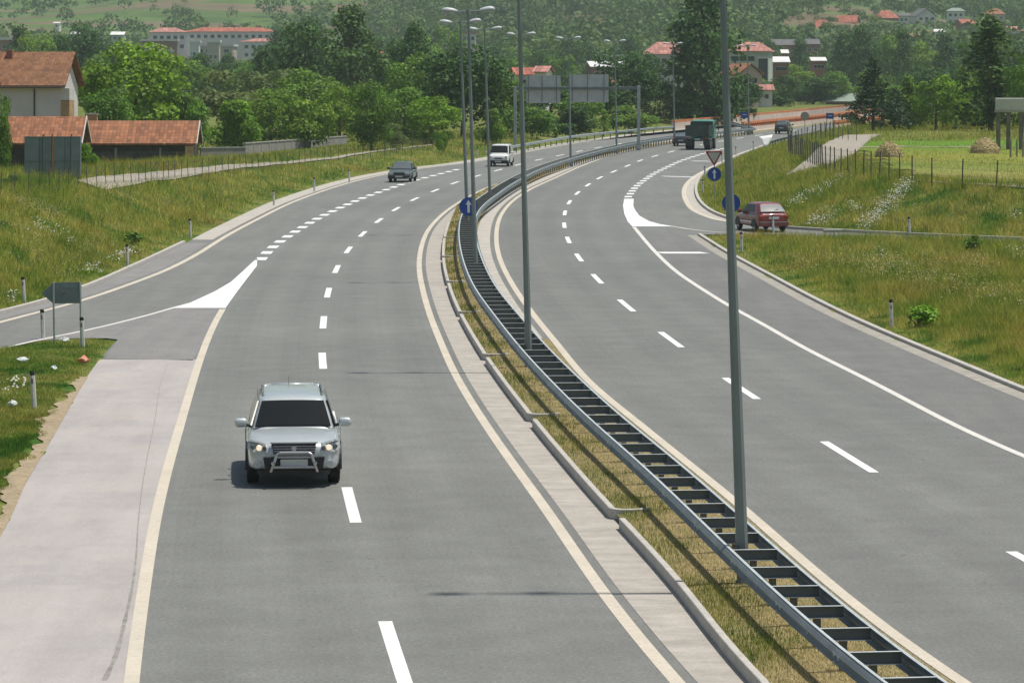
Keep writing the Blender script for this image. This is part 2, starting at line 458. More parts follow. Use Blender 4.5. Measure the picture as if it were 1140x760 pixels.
# median: gutter, broken kerb with turned-in ends, and soil
GI = lambda Y: xat(LR, Y) + .27
MKp = px([(834, 757), (757, 660), (692, 588), (667, 561), (596, 477), (541, 403), (510, 349), (497, 312), (493.5, 290), (495, 268), (500, 250)])
MK = cr(lead(MKp, 3.6), 1.0, 2.0)
Yg = np.arange(18, 200, 1.0)
strip('median_gutter', np.c_[GI(Yg), Yg], np.c_[np.maximum(xat(MK, Yg), GI(Yg) + .2), Yg], .006, M['gutter'])
Yh = np.arange(200, 500, 1.0)
segs = [(19, 42.2), (43.2, 59.3), (60.4, 75.7), (76.8, 91.6), (92.6, 107.4), (108.4, 122.6), (123.6, 138.6), (139.6, 154), (155, 170)]
for a, b in segs:
    Q = byY(MK, a, b - 0.01, .25)
    e = Q[0]; hk = cr([e + np.array([.66, .16]), e + np.array([.42, .04]), e + np.array([.17, -.02]), e + np.array([-.01, .14]), Q[2]], .08)   # the near end turns in toward the rail
    kerb('median_kerb', np.vstack([hk, Q[3:]]), .115, .20, M['kerb'], z0=-.05)
Ym = np.arange(17, 520, .75)
ML_ = np.where(Ym < 190, xat(MK, Ym) + .05, xat(LR, Ym) + .3); MR_ = xat(RL, Ym) - np.where(Ym < 100, .14, .95)
MR_ = np.maximum(MR_, ML_ + .3)
# ------------------------------------------------------------------ terrain
def poly_sd(P, X, Y):
    """signed distance to a polygon (negative inside)"""
    shp = X.shape; X = X.ravel(); Y = Y.ravel()
    A = P; B = np.roll(P, -1, axis=0)
    best = np.full(X.shape, 1e18); inside = np.zeros(X.shape, bool)
    for a, b in zip(A, B):
        d = b - a; L = d @ d + 1e-12
        t = np.clip(((X - a[0]) * d[0] + (Y - a[1]) * d[1]) / L, 0, 1)
        q = (X - a[0] - t * d[0]) ** 2 + (Y - a[1] - t * d[1]) ** 2
        np.minimum(best, q, out=best)
        c = (a[1] > Y) != (b[1] > Y)
        if c.any():
            xi = a[0] + (Y - a[1]) * d[0] / (d[1] if d[1] else 1e-9)
            inside ^= c & (X < xi)
    s = np.sqrt(best); s[inside] *= -1
    return s.reshape(shp)
def ss(t):
    t = np.clip(t, 0, 1); return t * t * (3 - 2 * t)
# thin the polygon for the distance field
keep = [0]
for i in range(1, len(road_poly)):
    if np.hypot(*(road_poly[i] - road_poly[keep[-1]])) > 1.6: keep.append(i)
RP = road_poly[keep]

gx = np.unique(np.round(np.concatenate([np.arange(-58, 66, .8), -58 - np.cumsum(.8 * 1.13 ** np.arange(1, 44)), 66 + np.cumsum(.8 * 1.13 ** np.arange(0, 44))]), 3))
gx = gx[np.abs(gx) < 1650]
gy = np.concatenate([np.arange(14, 340, .8), 340 + np.cumsum(.8 * 1.035 ** np.arange(1, 146))])
gy = gy[gy < 4300]
GX, GY = np.meshgrid(gx, gy)
SD = np.full(GX.shape, 400.0)
nearm = (GY < 790) & (np.abs(GX) < 170)
SD[nearm] = poly_sd(RP, GX[nearm], GY[nearm])
BCX = xat(BC, np.minimum(GY, 460))
leftside = GX < BCX
P1 = np.array(G(190, 342)); P2 = np.array(G(-120, 400)); dP = P2 - P1
isl_l = leftside & (dP[0] * (GY - P1[1]) - dP[1] * (GX - P1[0]) > 0) & (GY < 112)
Q1 = np.array(G(777, 259)); Q2 = np.array(G(1140, 269.8)); dQ = Q2 - Q1
isl_r = (~leftside) & (GY < Q1[1] + (GX - Q1[0]) * dQ[1] / dQ[0]) & (GY < 175)
def wob(X, Y):
    return (np.sin(X * .9 + 1.3 * np.sin(Y * .21)) * np.sin(Y * .31 + .7) + .6 * np.sin(X * .37 - Y * .17 + 2) + .5 * np.sin(X * 1.9 + Y * .8) * np.sin(Y * 1.1)) * .5
d = np.maximum(SD, 0); W = wob(GX, GY)
# left bank: a low cutting that fades out along the road
Hl = np.interp(GY, [90, 175, 260, 400, 700], [2.6, 2.4, .9, .35, .2])
zl = Hl * ss(d / 8.5) * (1 - .93 * ss((d - 12) / 13)) + .07 * W * ss(d / 3)
# right bank: a fill that carries the hay field
Hr = np.interp(GY, [90, 260, 330, 480, 700], [2.15, 2.05, 1.6, .6, .2])
zr = Hr * ss(d / 9.0) + .004 * np.clip(d - 15, 0, 400) * (GY < 500) + .07 * W * ss(d / 3)
zil = .03 + .10 * ss(d / 4) + .03 * W * ss(d / 2)
zir = .05 + .42 * ss(d / 9) + .06 * W * ss(d / 3)
ZT = np.where(leftside, zl, zr); ZT = np.where(isl_l, zil, ZT); ZT = np.where(isl_r, zir, ZT)
# the valley and the hill behind it
y0 = np.interp(GX, [-60, 60], [1040, 930])
t = np.maximum(GY - y0, 0)
hill = .047 * t + 1.2e-5 * t ** 2
hill += np.where(t > 0, (4.5 * np.sin(GX / 73 + GY / 210) + 3 * np.sin(GX / 31 - GY / 140 + 1)) * ss(t / 500), 0)
ZT = ZT * (1 - ss((GY - 600) / 300)) + hill
ZT = np.where(SD < 0, -.02 - .30 * np.clip((-SD - .15) / .9, 0, 1), ZT)
ZT = np.where((GY > 760), np.maximum(ZT, 0), ZT)

def bil(A, X, Y):
    X = np.asarray(X, float); Y = np.asarray(Y, float)
    i = np.clip(np.searchsorted(gx, X) - 1, 0, len(gx) - 2); j = np.clip(np.searchsorted(gy, Y) - 1, 0, len(gy) - 2)
    u = np.clip((X - gx[i]) / (gx[i + 1] - gx[i]), 0, 1); v = np.clip((Y - gy[j]) / (gy[j + 1] - gy[j]), 0, 1)
    return (A[j, i] * (1 - u) + A[j, i + 1] * u) * (1 - v) + (A[j + 1, i] * (1 - u) + A[j + 1, i + 1] * u) * v
def zt(X, Y): return bil(ZT, X, Y)
def sdat(X, Y): return bil(SD, X, Y)
def gz(X, Y): return float(zt(X, Y))

def GT(pxx, pyy):
    """where the line of sight through a survey pixel meets the terrain"""
    Ys = np.arange(45, 3000, .5)
    Xs = (pxx - CX) * Ys / F; Zs = CH - (pyy - HY) * Ys / F
    hit = np.nonzero(Zs <= np.maximum(zt(Xs, Ys), 0))[0]
    i = hit[0] if len(hit) else len(Ys) - 1
    return float(Xs[i]), float(Ys[i]), gz(Xs[i], Ys[i])

# ------------------------------------------------------------------ ground material: grass, hay, earth; field strips on the far hill
def grass_color(m, straw=0.5):
    co = m.new('ShaderNodeNewGeometry').outputs['Position']
    a = m.noise(co, .26, 5, .65); b = m.noise(co, .5, 5, .7); c = m.noise(co, 2.4, 3, .6); e = m.noise(m.mapping(co, (1, 1, 1), (.3, .2, 1.1)), .085, 3)
    col = m.ramp(a, [(0.30, (.062, .110, .016)), (0.44, (.115, .155, .028)), (0.54, (.175, .180, .050)), (0.64, (.140, .165, .036)), (0.75, (.080, .140, .020))])
    col = m.mix(col, (.034, .092, .011), m.ramp(b, [(0.515, 0.0), (0.60, .92)]))
    col = m.mix(col, (.26, .225, .105), m.ramp(b, [(0.33, straw), (0.45, 0.0)]))
    col = m.mix(col, (.20, .115, .04), m.ramp(e, [(0.56, 0.0), (0.67, .38)]))
    col = m.mix(col, m.ramp(c, [(0.3, .72), (0.7, 1.25)]), 1.0, 'MULTIPLY')
    return col
def ground_material():
    m = NT('meadow and field ground')
    co = m.new('ShaderNodeNewGeometry').outputs['Position']
    near = m.mix(grass_color(m), (1.0, 1.0, .9), 1.0, 'MULTIPLY')
    w = m.noise(m.mapping(co, (.02, .02, 0)), 1.0, 3)
    v = m.new('ShaderNodeTexVoronoi'); v.feature = 'F1'; v.inputs['Scale'].default_value = 1.0
    mp = m.mapping(co, (.011, .024, 0), (0, 0, .22))
    add = m.new('ShaderNodeVectorMath'); add.operation = 'ADD'; m.link(mp, add.inputs[0])
    sc = m.new('ShaderNodeVectorMath'); sc.operation = 'SCALE'; sc.inputs['Scale'].default_value = .5
    m.link(m.new('ShaderNodeTexNoise', Scale=.012).outputs['Color'], sc.inputs[0]); m.link(sc.outputs[0], add.inputs[1])
    m.link(add.outputs[0], v.inputs['Vector'])
    bw = m.new('ShaderNodeSeparateColor'); m.link(v.outputs['Color'], bw.inputs[0])
    fld = m.ramp(bw.outputs[0], [(0.0, (.065, .115, .03)), (.22, (.10, .15, .04)), (.40, (.145, .11, .06)), (.52, (.085, .14, .032)), (.68, (.125, .145, .05)), (.82, (.075, .12, .03)), (.94, (.15, .12, .07))], 'CONSTANT')
    fld = m.mix(fld, m.ramp(m.noise(co, .05, 5, .7), [(0.3, .75), (0.7, 1.2)]), 1.0, 'MULTIPLY')
    sep = m.new('ShaderNodeSeparateXYZ'); m.link(co, sep.inputs[0])
    f = m.new('ShaderNodeMapRange'); f.inputs[1].default_value = 560; f.inputs[2].default_value = 900
    m.link(sep.outputs[1], f.inputs[0])
    col = m.mix(near, fld, f.outputs[0])
    m.color(col).set(Roughness=.95); m.b.inputs['Specular IOR Level'].default_value = .15
    return m.m
M['ground'] = ground_material()
ny, nx = GX.shape
idx = np.arange(ny * nx).reshape(ny, nx)
fc = np.stack([idx[:-1, :-1], idx[:-1, 1:], idx[1:, 1:], idx[1:, :-1]], -1).reshape(-1, 4)
o = np_mesh('ground', np.c_[GX.ravel(), GY.ravel(), ZT.ravel()], fc, M['ground'], smooth=True)
o['kind'] = 'structure'
# ground under and behind the camera so the sheet has no hole there
o = sheet('ground_near', [(-1600, -40), (1600, -40), (1600, 14.2), (-1600, 14.2)], -.06, M['ground'])

# median soil
K = 9
tt = np.linspace(0, 1, K)
def median_z(t, Y):
    return np.interp(t, [0, .12, .5, .85, 1], [.11, .15, .17, .07, .012])
V = np.concatenate([np.c_[ML_ * (1 - t) + MR_ * t, Ym, np.full(len(Ym), float(median_z(t, 0)))] for t in tt])
n = len(Ym); i = np.arange(n - 1)
fc = np.concatenate([np.c_[j * n + i, (j + 1) * n + i, (j + 1) * n + i + 1, j * n + i + 1] for j in range(K - 1)])
def soil_material():
    m = NT('median soil and mown hay'); co = m.coord()
    a = m.noise(co, .8, 5, .7); b = m.noise(m.mapping(co, (1, 3, 1)), 6, 4, .7)
    col = m.ramp(a, [(0.3, (.13, .135, .04)), (0.5, (.27, .215, .09)), (0.7, (.33, .26, .12))])
    col = m.mix(col, m.ramp(b, [(0.3, .6), (0.7, 1.2)]), 1.0, 'MULTIPLY')
    m.color(col).set(Roughness=.95); m.bump(b, .6, .03); return m.m
M['soil'] = soil_material()
o = np_mesh('median_ground', V, fc, M['soil'], smooth=True); o['kind'] = 'structure'

# dirt along the shoulder edge and earth tracks
def earth(name, col):
    m = NT(name); co = m.coord(); a = m.noise(co, 1.2, 6, .75); b = m.noise(co, 9, 4, .75)
    c = m.ramp(a, [(0.3, tuple(x * .72 for x in col)), (0.65, col)])
    c = m.mix(c, m.ramp(b, [(0.3, .7), (0.7, 1.25)]), 1.0, 'MULTIPLY')
    m.color(c).set(Roughness=.95); m.bump(b, .7, .03); return m.m
M['dirt'] = earth('dry verge dirt', (.36, .285, .18))
M['track'] = earth('pale earth track', (.36, .325, .265))
jag = np.convolve(rng.normal(0, 1, len(IE) * 4 + 40), np.ones(3) / 3, 'same')
Q = cr(IE, .3)
jag = jag[:len(Q)] if len(jag) >= len(Q) else np.resize(jag, len(Q))
Q = Q[Q[:, 1] < 88]; jag = jag[:len(Q)]
A = offset(Q, .03); B = offset(Q, -(.30 + .16 * jag + .12 * np.sin(Q[:, 1] * .5)).clip(.05, .8))
o = strip('verge_dirt', A, B, .02, M['dirt'], zb=zt(B[:, 0], B[:, 1]) + .03)
def draped(name, Qc, w, m, lift=.08, n=7):
    A = offset(Qc, -w / 2 * np.ones(len(Qc)) if np.ndim(w) == 0 else -w / 2); B = offset(Qc, w / 2 * np.ones(len(Qc)) if np.ndim(w) == 0 else w / 2)
    V = []
    for t in np.linspace(0, 1, n):
        P = A * (1 - t) + B * t; V.append(np.c_[P, zt(P[:, 0], P[:, 1]) + lift])
    N = len(Qc); i = np.arange(N - 1)
    fc = np.concatenate([np.c_[j * N + i, (j + 1) * N + i, (j + 1) * N + i + 1, j * N + i + 1] for j in range(n - 1)])
    o = np_mesh(name, np.concatenate(V), fc, m, smooth=True); o['kind'] = 'structure'; return o
lp = [GT(*p)[:2] for p in ((100, 207.5), (120, 204.5), (165, 198.5), (235, 190), (300, 183.5), (390, 173.5), (480, 162))]
lpath = cr(lp, .8, 1.5)
draped('path', lpath, np.interp(np.arange(len(lpath)), [0, len(lpath) * .3, len(lpath) * .6, len(lpath)], [1.5, 1.2, .6, .4]), M['track'])
tw = [GT(*p)[:2] for p in ((898, 190), (921, 177), (934, 166), (948, 157), (962, 151))]
twc = cr(tw, .8, 1.0)
draped('path', twc, np.interp(np.arange(len(twc)), [0, len(twc) * .5, len(twc) - 1], [2.6, 3.2, 3.0]), M['track'])
th = [GT(*p)[:2] for p in ((950, 165), (1010, 164), (1090, 164), (1180, 165))]
draped('path', cr(th, .8, 1.0), 1.6, M['track'])
th = [GT(*p)[:2] for p in ((1030, 202), (1080, 205), (1140, 208), (1220, 211))]
draped('path', cr(th, .8, 1.0), 2.2, M['track'])

# mown hay field on the right: brighter, in swaths
def field_material():
    m = NT('mown hay field'); co = m.coord()
    n = m.noise(m.mapping(co, (.10, .35, 1)), 1.0, 4, .6); f = m.noise(co, 2.5, 4, .7)
    sep = m.new('ShaderNodeSeparateXYZ'); m.link(co, sep.inputs[0])
    y = m.math('ADD', sep.outputs[1], m.math('MULTIPLY', m.math('SUBTRACT', n, .5), 10.0))
    mr = m.new('ShaderNodeMapRange'); mr.inputs[1].default_value = 160; mr.inputs[2].default_value = 330; m.link(y, mr.inputs[0])
    col = m.ramp(mr.outputs[0], [(0.0, (.20, .20, .06)), (.14, (.26, .25, .075)), (.24, (.15, .20, .04)), (.34, (.235, .24, .05)), (.46, (.16, .22, .035)), (.52, (.11, .215, .022)), (.60, (.12, .23, .025)), (.66, (.20, .215, .07)), (1.0, (.22, .225, .085))])
    col = m.mix(col, m.ramp(f, [(0.3, .78), (0.7, 1.18)]), 1.0, 'MULTIPLY')
    m.color(col).set(Roughness=.95); m.b.inputs['Specular IOR Level'].default_value = .1; m.bump(f, .5, .05); return m.m
M['field'] = field_material()
fx = np.arange(14, 110, 1.0); fy = np.arange(160, 332, 1.0); FX, FY = np.meshgrid(fx, fy)
FZ = zt(FX, FY); inside = (sdat(FX, FY) > 10.5 + .8 * np.sin(FY * .6)) & (FX > xat(BC, FY))
FZ = FZ + .05
ni, nj = FX.shape; ii = np.arange(ni * nj).reshape(ni, nj)
q = inside[:-1, :-1] & inside[1:, :-1] & inside[:-1, 1:] & inside[1:, 1:]
fc = np.stack([ii[:-1, :-1], ii[:-1, 1:], ii[1:, 1:], ii[1:, :-1]], -1)[q]
us, inv = np.unique(fc.ravel(), return_inverse=True)
o = np_mesh('hay_field', np.c_[FX.ravel(), FY.ravel(), FZ.ravel()][us], inv.reshape(-1, 4), M['field'], smooth=True); o['kind'] = 'structure'
# ------------------------------------------------------------------ street furniture
M['galv'] = simple('galvanised steel', (.32, .36, .365), .5, .35, .18, 3)
M['galv_b'] = simple('dark rail steel', (.15, .175, .18), .55, .25, .2, 1.5)
M['galv_d'] = simple('dull galvanised steel', (.15, .172, .175), .55, .5, .2, 3)
M['pole'] = simple('grey green painted pole', (.20, .235, .235), .45, .35, .10, .8)
M['lampwhite'] = simple('pale lamp housing', (.48, .50, .51), .4, 0, .08)
M['lens'] = simple('lamp lens', (.45, .5, .5), .15, 0, .05)
M['black'] = simple('black plastic', (.015, .015, .016), .5, 0, .2)
M['postwhite'] = simple('weathered white plastic', (.52, .52, .49), .6, 0, .15, 6)
M['redrefl'] = simple('red reflector', (.22, .02, .015), .3)
M['blue'] = simple('blue traffic sign', (.006, .055, .30), .4, 0, .12, 3)
M['signwhite'] = simple('white sign face', (.70, .72, .72), .4, 0, .05)
M['signred'] = simple('red sign border', (.32, .02, .02), .4, 0, .08)
M['signback'] = simple('grey sign back', (.43, .45, .44), .5, .1, .10, 2)
M['signback_d'] = simple('blue grey sign back', (.17, .215, .22), .55, .05, .16, 2)
M['signframe'] = simple('dark sign frame', (.11, .13, .135), .6, .2, .1)
M['rust'] = simple('rust', (.22, .10, .04), .8, 0, .3, 5)

# --- double-sided ladder guard rail in the median
HWR = .38
gr = thing('guard_rail', 'steel ladder guard rail with two beams and cross spacers along the median', 'guard rail', (0, 0, 0))
ZP = [(.0, .45), (.035, .47), (.075, .52), (.035, .575), (.03, .60), (.075, .655), (.035, .715), (.004, .745), (.004, .752), (-.024, .752), (-.024, .745), (.018, .705), (.055, .655), (.015, .61), (.015, .57), (.055, .52), (.018, .48), (-.012, .45)]
ZP = [(a, .752 - (.752 - h) * .86) for a, h in ZP]
def beam(Q, side, name, parent, m, z=0.0):
    n = normals(Q); rings = []
    for p, k in zip(Q, n):
        rings.append([(p[0] + k[0] * side * (HWR + a), p[1] + k[1] * side * (HWR + a), h + z) for a, h in ZP])
    b = MB(); b.loft(rings); return b.build(name, m, parent)
QB = byY(BC, 30, 470, 1.0)
beam(QB, -1, 'rail_beam', gr, M['galv_b']); beam(QB, 1, 'rail_beam', gr, M['galv_b'])
QS = cr(byY(BC, 38.5, 400, 1.0), .1)
ss_ = np.arange(6, len(QS), 18)                       # a spacer every 1.6 m
nB = normals(QS)
sp = MB()
sp.box((0, .03, .665), (.72, .006, .17)); sp.box((0, .0, .747), (.72, .065, .006)); sp.box((0, 0, .583), (.72, .065, .006))
sp.box((-.14, .035, .66), (.03, .012, .03)); sp.box((.14, .035, .66), (.03, .012, .03))
po = MB()
po.box((0, .075, .32), (.10, .006, .66)); po.box((-.05, .105, .32), (.006, .06, .66)); po.box((.05, .105, .32), (.006, .06, .66))
M['galv_sunlit'] = simple('sunlit toned galvanised steel', (.52, .56, .56), .45, .2, .12, 3)  # lighter copy of the rail steel, with sunlight put into its colour
sp0 = sp.build('spacer', M['galv_b'], gr); sp0.data.materials.append(M['galv_sunlit'])  # web in dark steel, flanges in lighter: shade and sun by colour
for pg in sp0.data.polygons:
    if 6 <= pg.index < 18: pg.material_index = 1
po0 = po.build('post', M['galv_d'], gr)
bigS = MB(); bigP = MB()
for k, i in enumerate(ss_):
    x, y = QS[i]; a = math.atan2(nB[i][1], nB[i][0])
    if k < 100:
        for src in (sp0, po0):
            c = src if k == 0 else src.copy()
            if k: C.objects.link(c); c.parent = gr
            c.location = (x, y, 0.0); c.rotation_euler = (0, 0, a)
    else:
        T = Matrix.Translation((x, y, 0)) @ Matrix.Rotation(a, 4, 'Z')
        bigS.add(sp.v, sp.f, T); bigP.add(po.v, po.f, T)
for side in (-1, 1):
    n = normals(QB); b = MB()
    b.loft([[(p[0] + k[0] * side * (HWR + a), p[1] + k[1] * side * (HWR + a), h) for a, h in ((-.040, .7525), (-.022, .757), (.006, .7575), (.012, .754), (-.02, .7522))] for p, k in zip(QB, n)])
    b.build('top_edge', M['galv_sunlit'], gr)  # pale strip added to paint the sunlit lip of the beam
    b = MB()
    for q, i in enumerate(range(4, len(QS), 20)):
        x, y = QS[i]; k = nB[i]; a = math.atan2(k[1], k[0])
        T = Matrix.Translation((x + k[0] * side * (HWR + .036), y + k[1] * side * (HWR + .036), 0)) @ Matrix.Rotation(a, 4, 'Z')
        b.box((side * .008, 0, .622), (.024, .035, .03), T)
        if q % 2 == 0:
            for dy in (-.11, .11):
                for z in (.665, .565): b.box((side * .034, dy, z), (.02, .022, .022), T)
            b.box((side * .044, .16, .667), (.012, .012, .07), T); b.box((side * .044, .16, .552), (.012, .012, .07), T)
    tag(b.build('bolt', M['galv_sunlit'], gr), kind='stuff')
tag(bigS.build('spacer', M['galv_sunlit'], gr), kind='stuff'); tag(bigP.build('post', M['galv_d'], gr), kind='stuff')

LPY = [52, 89, 125.5, 160, 194, 229, 266, 303, 343, 383]
# --- lamp posts standing between the beams
TILT = R(-1.5)
def lamp_post(Y, label):
    x = float(xat(BC, Y)); k = xat(BC, Y + 1) - xat(BC, Y - 1)
    r = thing('lamp_post', label, 'lamp post', (x + float(np.interp(Y, LPY, [-.11, -.08, .08, 0, -.18, -.2, 0, 0, 0, 0])), Y, .1), math.atan2(-k, 2) * .5, 'lamp posts along the median', R(float(np.interp(Y, LPY, [-2.0, -1.55, -1.65, -2.1, -1.85, -1.3, -1.1, -1.0, -1.0, -1.0]))))
    b = MB(); b.tube((0, 0, -.1), (0, 0, 10.15), .105, .048, n=8, ph=R(22.5)); b.build('pole', M['pole'], r, smooth=True, angle=25)
    b = MB(); b.box((0, 0, .012), (.34, .34, .024)); b.tube((0, 0, .02), (0, 0, .11), .135, .125, n=8, ph=R(22.5)); b.build('base_plate', M['galv_d'], r)
    b = MB(); b.tube((-.55, 0, 10.14), (.55, 0, 10.14), .035, n=8); b.tube((0, 0, 10.02), (0, 0, 10.22), .075, n=10); b.build('cross_arm', M['pole'], r, smooth=True, angle=40)
    for s in (-1, 1):
        b = MB(); rings = []
        for t, w, h, zc in ((.40, .05, .05, 10.15), (.46, .11, .09, 10.16), (.62, .16, .13, 10.18), (.85, .17, .15, 10.20), (1.02, .14, .12, 10.20), (1.10, .06, .05, 10.19)):
            w *= .85; h *= .82
            rings.append([(s * (.40 + (t - .40) * .88), w * math.cos(u), zc + h * math.sin(u) * (1 if math.sin(u) > 0 else .45)) for u in np.linspace(0, 2 * math.pi, 12, endpoint=False)])
        b.loft(rings); hd = b.build('lamp_head', M['lampwhite'], r, smooth=True, angle=60)
        b = MB(); b.prism([(s * .58, -.11), (s * .98, -.10), (s * .98, .10), (s * .58, .11)], 10.10, 10.125); b.build('lens', M['lens'], hd)
    return r
LPY = [52, 89, 125.5, 160, 194, 229, 266, 303, 343, 383]
LPN = ['tall lamp post nearest the viewer, at the near end of the guard rail',
       'lamp post in the guard rail, second from the near end',
       'lamp post just in front of the round blue arrow sign in the median',
       'lamp post carrying the round blue arrow sign in the median',
       'lamp post in the median level with the white van',
       'lamp post just beyond the one level with the white van',
       'lamp post in the median standing between the two gantry sign boards',
       'lamp post in the median right of the gantry sign boards, before the gantry leg',
       'lamp post in the median just behind the gantry leg, left of the truck',
       'farthest lamp post in the median, beyond the truck']
for Y, l in zip(LPY, LPN): lamp_post(Y, l)

# --- round blue signs, give-way sign
def disc_sign(name, label, cat, loc, rz, discs, ph=None, group=None, back=False):
    r = thing(name, label, cat, loc, rz, group, TILT * .8)
    if ph:
        b = MB(); b.tube((0, .05, -.1), (0, .05, ph), .03, n=10); b.build('post', M['galv'], r, smooth=True, angle=40)
    for kind, z, dia in discs:
        if kind in ('blue', 'bluearrow'):
            b = MB(); b.tube((0, .012, z), (0, -.008, z), dia / 2, n=40); f = b.build('sign_face', M['blue'], r)
            b = MB()
            o_ = [(dia / 2 * math.cos(t), dia / 2 * math.sin(t)) for t in np.linspace(0, 2 * math.pi, 40, endpoint=False)]
            i_ = [(x * .945, y * .945) for x, y in o_]
            vs = [(x, -.011, z + y) for x, y in o_] + [(x, -.011, z + y) for x, y in i_] + [(x, -.0085, z + y) for x, y in o_] + [(x, -.0085, z + y) for x, y in i_]
            n = 40
            fs = [(k, (k + 1) % n, n + (k + 1) % n, n + k) for k in range(n)] + [(2 * n + k, k, (k + 1) % n, 2 * n + (k + 1) % n) for k in range(n)] + [(n + k, 3 * n + k, 3 * n + (k + 1) % n, n + (k + 1) % n) for k in range(n)]
            b.add(vs, fs); b.build('rim', M['signwhite'] if kind == 'blue_' else M['blue'], r)
        if kind == 'bluearrow':
            b = MB(); w = dia * .062; s = dia
            pts = [(-w, -.33 * s), (w, -.33 * s), (w, .10 * s), (.155 * s, .10 * s), (0, .36 * s), (-.155 * s, .10 * s), (-w, .10 * s)]
            n = len(pts)
            b.add([(x, -.014, z + y) for x, y in pts] + [(x, -.0085, z + y) for x, y in pts], [tuple(range(n)), tuple(reversed(range(n, 2 * n)))] + [(k, n + k, n + (k + 1) % n, (k + 1) % n) for k in range(n)])
            b.build('arrow', M['signwhite'], f)
        if kind == 'yield':
            def tri(s, y0, y1, nm, m, par):
                pts = []
                h = s * math.sqrt(3) / 2
                for (cx, cz), a0 in (((-s / 2, h / 3), 150), ((s / 2, h / 3), 30), ((0, -2 * h / 3), -90)):
                    rr = s * .055
                    d_ = Vector((cx, cz)).normalized(); c_ = Vector((cx, cz)) - d_ * rr * 2
                    for q in (-50, -25, 0, 25, 50):
                        t = R(a0 + q); pts.append((c_.x + rr * math.cos(t), c_.y + rr * math.sin(t)))
                b = MB(); n = len(pts)
                c = sum(p[0] for p in pts) / n, sum(p[1] for p in pts) / n
                pts = sorted(pts, key=lambda p: math.atan2(p[1] - c[1], p[0] - c[0]))
                b.add([(x, y0, z + y) for x, y in pts] + [(x, y1, z + y) for x, y in pts], [tuple(range(n)), tuple(reversed(range(n, 2 * n)))] + [(k, n + k, n + (k + 1) % n, (k + 1) % n) for k in range(n)])
                return b.build(nm, m, par)
            f = tri(dia, .012, -.008, 'sign_face', M['signred'], r)
            tri(dia * .70, -.0085, -.013, 'white_field', M['signback'], f)
    if ph or True:
        b = MB()
        for kind, z, dia in discs: b.box((0, .03, z + .1), (.12, .03, .05)); b.box((0, .03, z - .1), (.12, .03, .05))
        b.build('bracket', M['galv'], r)
    return r
Y4 = 160; x4 = float(xat(BC, Y4)); z4 = CH - (230 - HY) * (Y4 - .2) / F
disc_sign('traffic_sign', 'round blue sign with white up arrow on a lamp post in the median', 'road sign', (x4 + .03, Y4 - .17, z4), R(2), [('bluearrow', 0, .89)])
x, y = G(796, 226)
disc_sign('traffic_sign', 'give way triangle above a round blue arrow sign on one post by the side road', 'road sign', (x, y, gz(x, y)), R(2), [('yield', CH - (174 - HY) * y / F - gz(x, y), 1.06), ('bluearrow', CH - (194 - HY) * y / F - gz(x, y), .82)], ph=3.0)
Ys = 151; xs = atY(815, Ys)
disc_sign('traffic_sign', 'round blue sign half hidden behind the nearest lamp post, left of the red hatchback', 'road sign', (xs, Ys, gz(xs, Ys)), R(2), [('bluearrow', CH - (226 - HY) * Ys / F - gz(xs, Ys), .84)], ph=2.2)
# far round sign seen from behind
Yf = 30710 / (158 - 70); xf = atY(896, Yf)
r = thing('traffic_sign', 'round sign seen from behind, beyond the dark hatch where the guard rail ends', 'road sign', (xf, Yf, .1), 0)
b = MB(); b.tube((0, 0, 0), (0, 0, 3.0), .04, n=8); b.build('post', M['galv'], r)
b = MB(); b.tube((0, .0, 2.6), (0, -.03, 2.6), .45, n=32); b.build('sign_back', simple('worn pink grey sign back', (.36, .29, .27), .6), r)
# two far blue boards on posts
for pxx, pyt, pyb, Yq, wpx, lab in ((829, 125, 139, 415, 8.5, 'small blue board on posts at the end of the median rail, left of the dark car'), (924, 126, 151, 395, 8.3, 'small blue board on two posts by the right hand parapet near the conifer')):
    xq = atY(pxx, Yq); hz = CH - (pyt - HY) * Yq / F; wq = wpx * Yq / F; hq = 6.5 * Yq / F
    r = thing('road_board', lab, 'road sign', (xq, Yq, 0), 0)
    b = MB(); b.box((0, 0, hz - hq / 2), (wq, .04, hq)); f = b.build('board_face', M['blue'], r)
    b = MB(); b.box((0, -.025, hz - hq * .45), (wq * .55, .008, hq * .10)); b.build('white_bar', M['signwhite'], f)
    for s in (-1, 1):
        b = MB(); b.tube((s * wq * .42, .05, -.2), (s * wq * .42, .05, hz), .04, n=8); b.build('post', M['galv_d'], r)

# --- direction sign on the grass island, seen from behind
xd, yd = G(76.5, 384)
mp_ = F / yd
r = thing('direction_sign', 'dark grey back of an arrow shaped sign on two posts on the left island', 'road sign', (xd, yd, gz(xd, yd)), R(-1), None, TILT * .7)
zc = CH - (326 - HY) * yd / F - gz(xd, yd)
pts = [(-.775, .0), (-.43, .305), (.40, .32), (.40, -.31), (-.43, -.31)]
b = MB(); n = len(pts)
b.add([(x, -.012, zc + z) for x, z in pts] + [(x, .012, zc + z) for x, z in pts], [tuple(range(n)), tuple(reversed(range(n, 2 * n)))] + [(k, n + k, n + (k + 1) % n, (k + 1) % n) for k in range(n)])
pn = b.build('sign_panel', M['signback_d'], r)
b = MB(); b.add([(-.17 + x, -.0145, zc - .02 + z) for x, z in ((-.04, 0), (.02, .03), (.09, .02), (.13, .0), (.06, -.03), (0, -.035))] + [(-.17 + x, -.0125, zc - .02 + z) for x, z in ((-.04, 0), (.02, .03), (.09, .02), (.13, .0), (.06, -.03), (0, -.035))], [(0, 1, 2, 3, 4, 5), (11, 10, 9, 8, 7, 6)] + [(k, 6 + k, 6 + (k + 1) % 6, (k + 1) % 6) for k in range(6)])
b.build('rust_mark', M['rust'], pn)
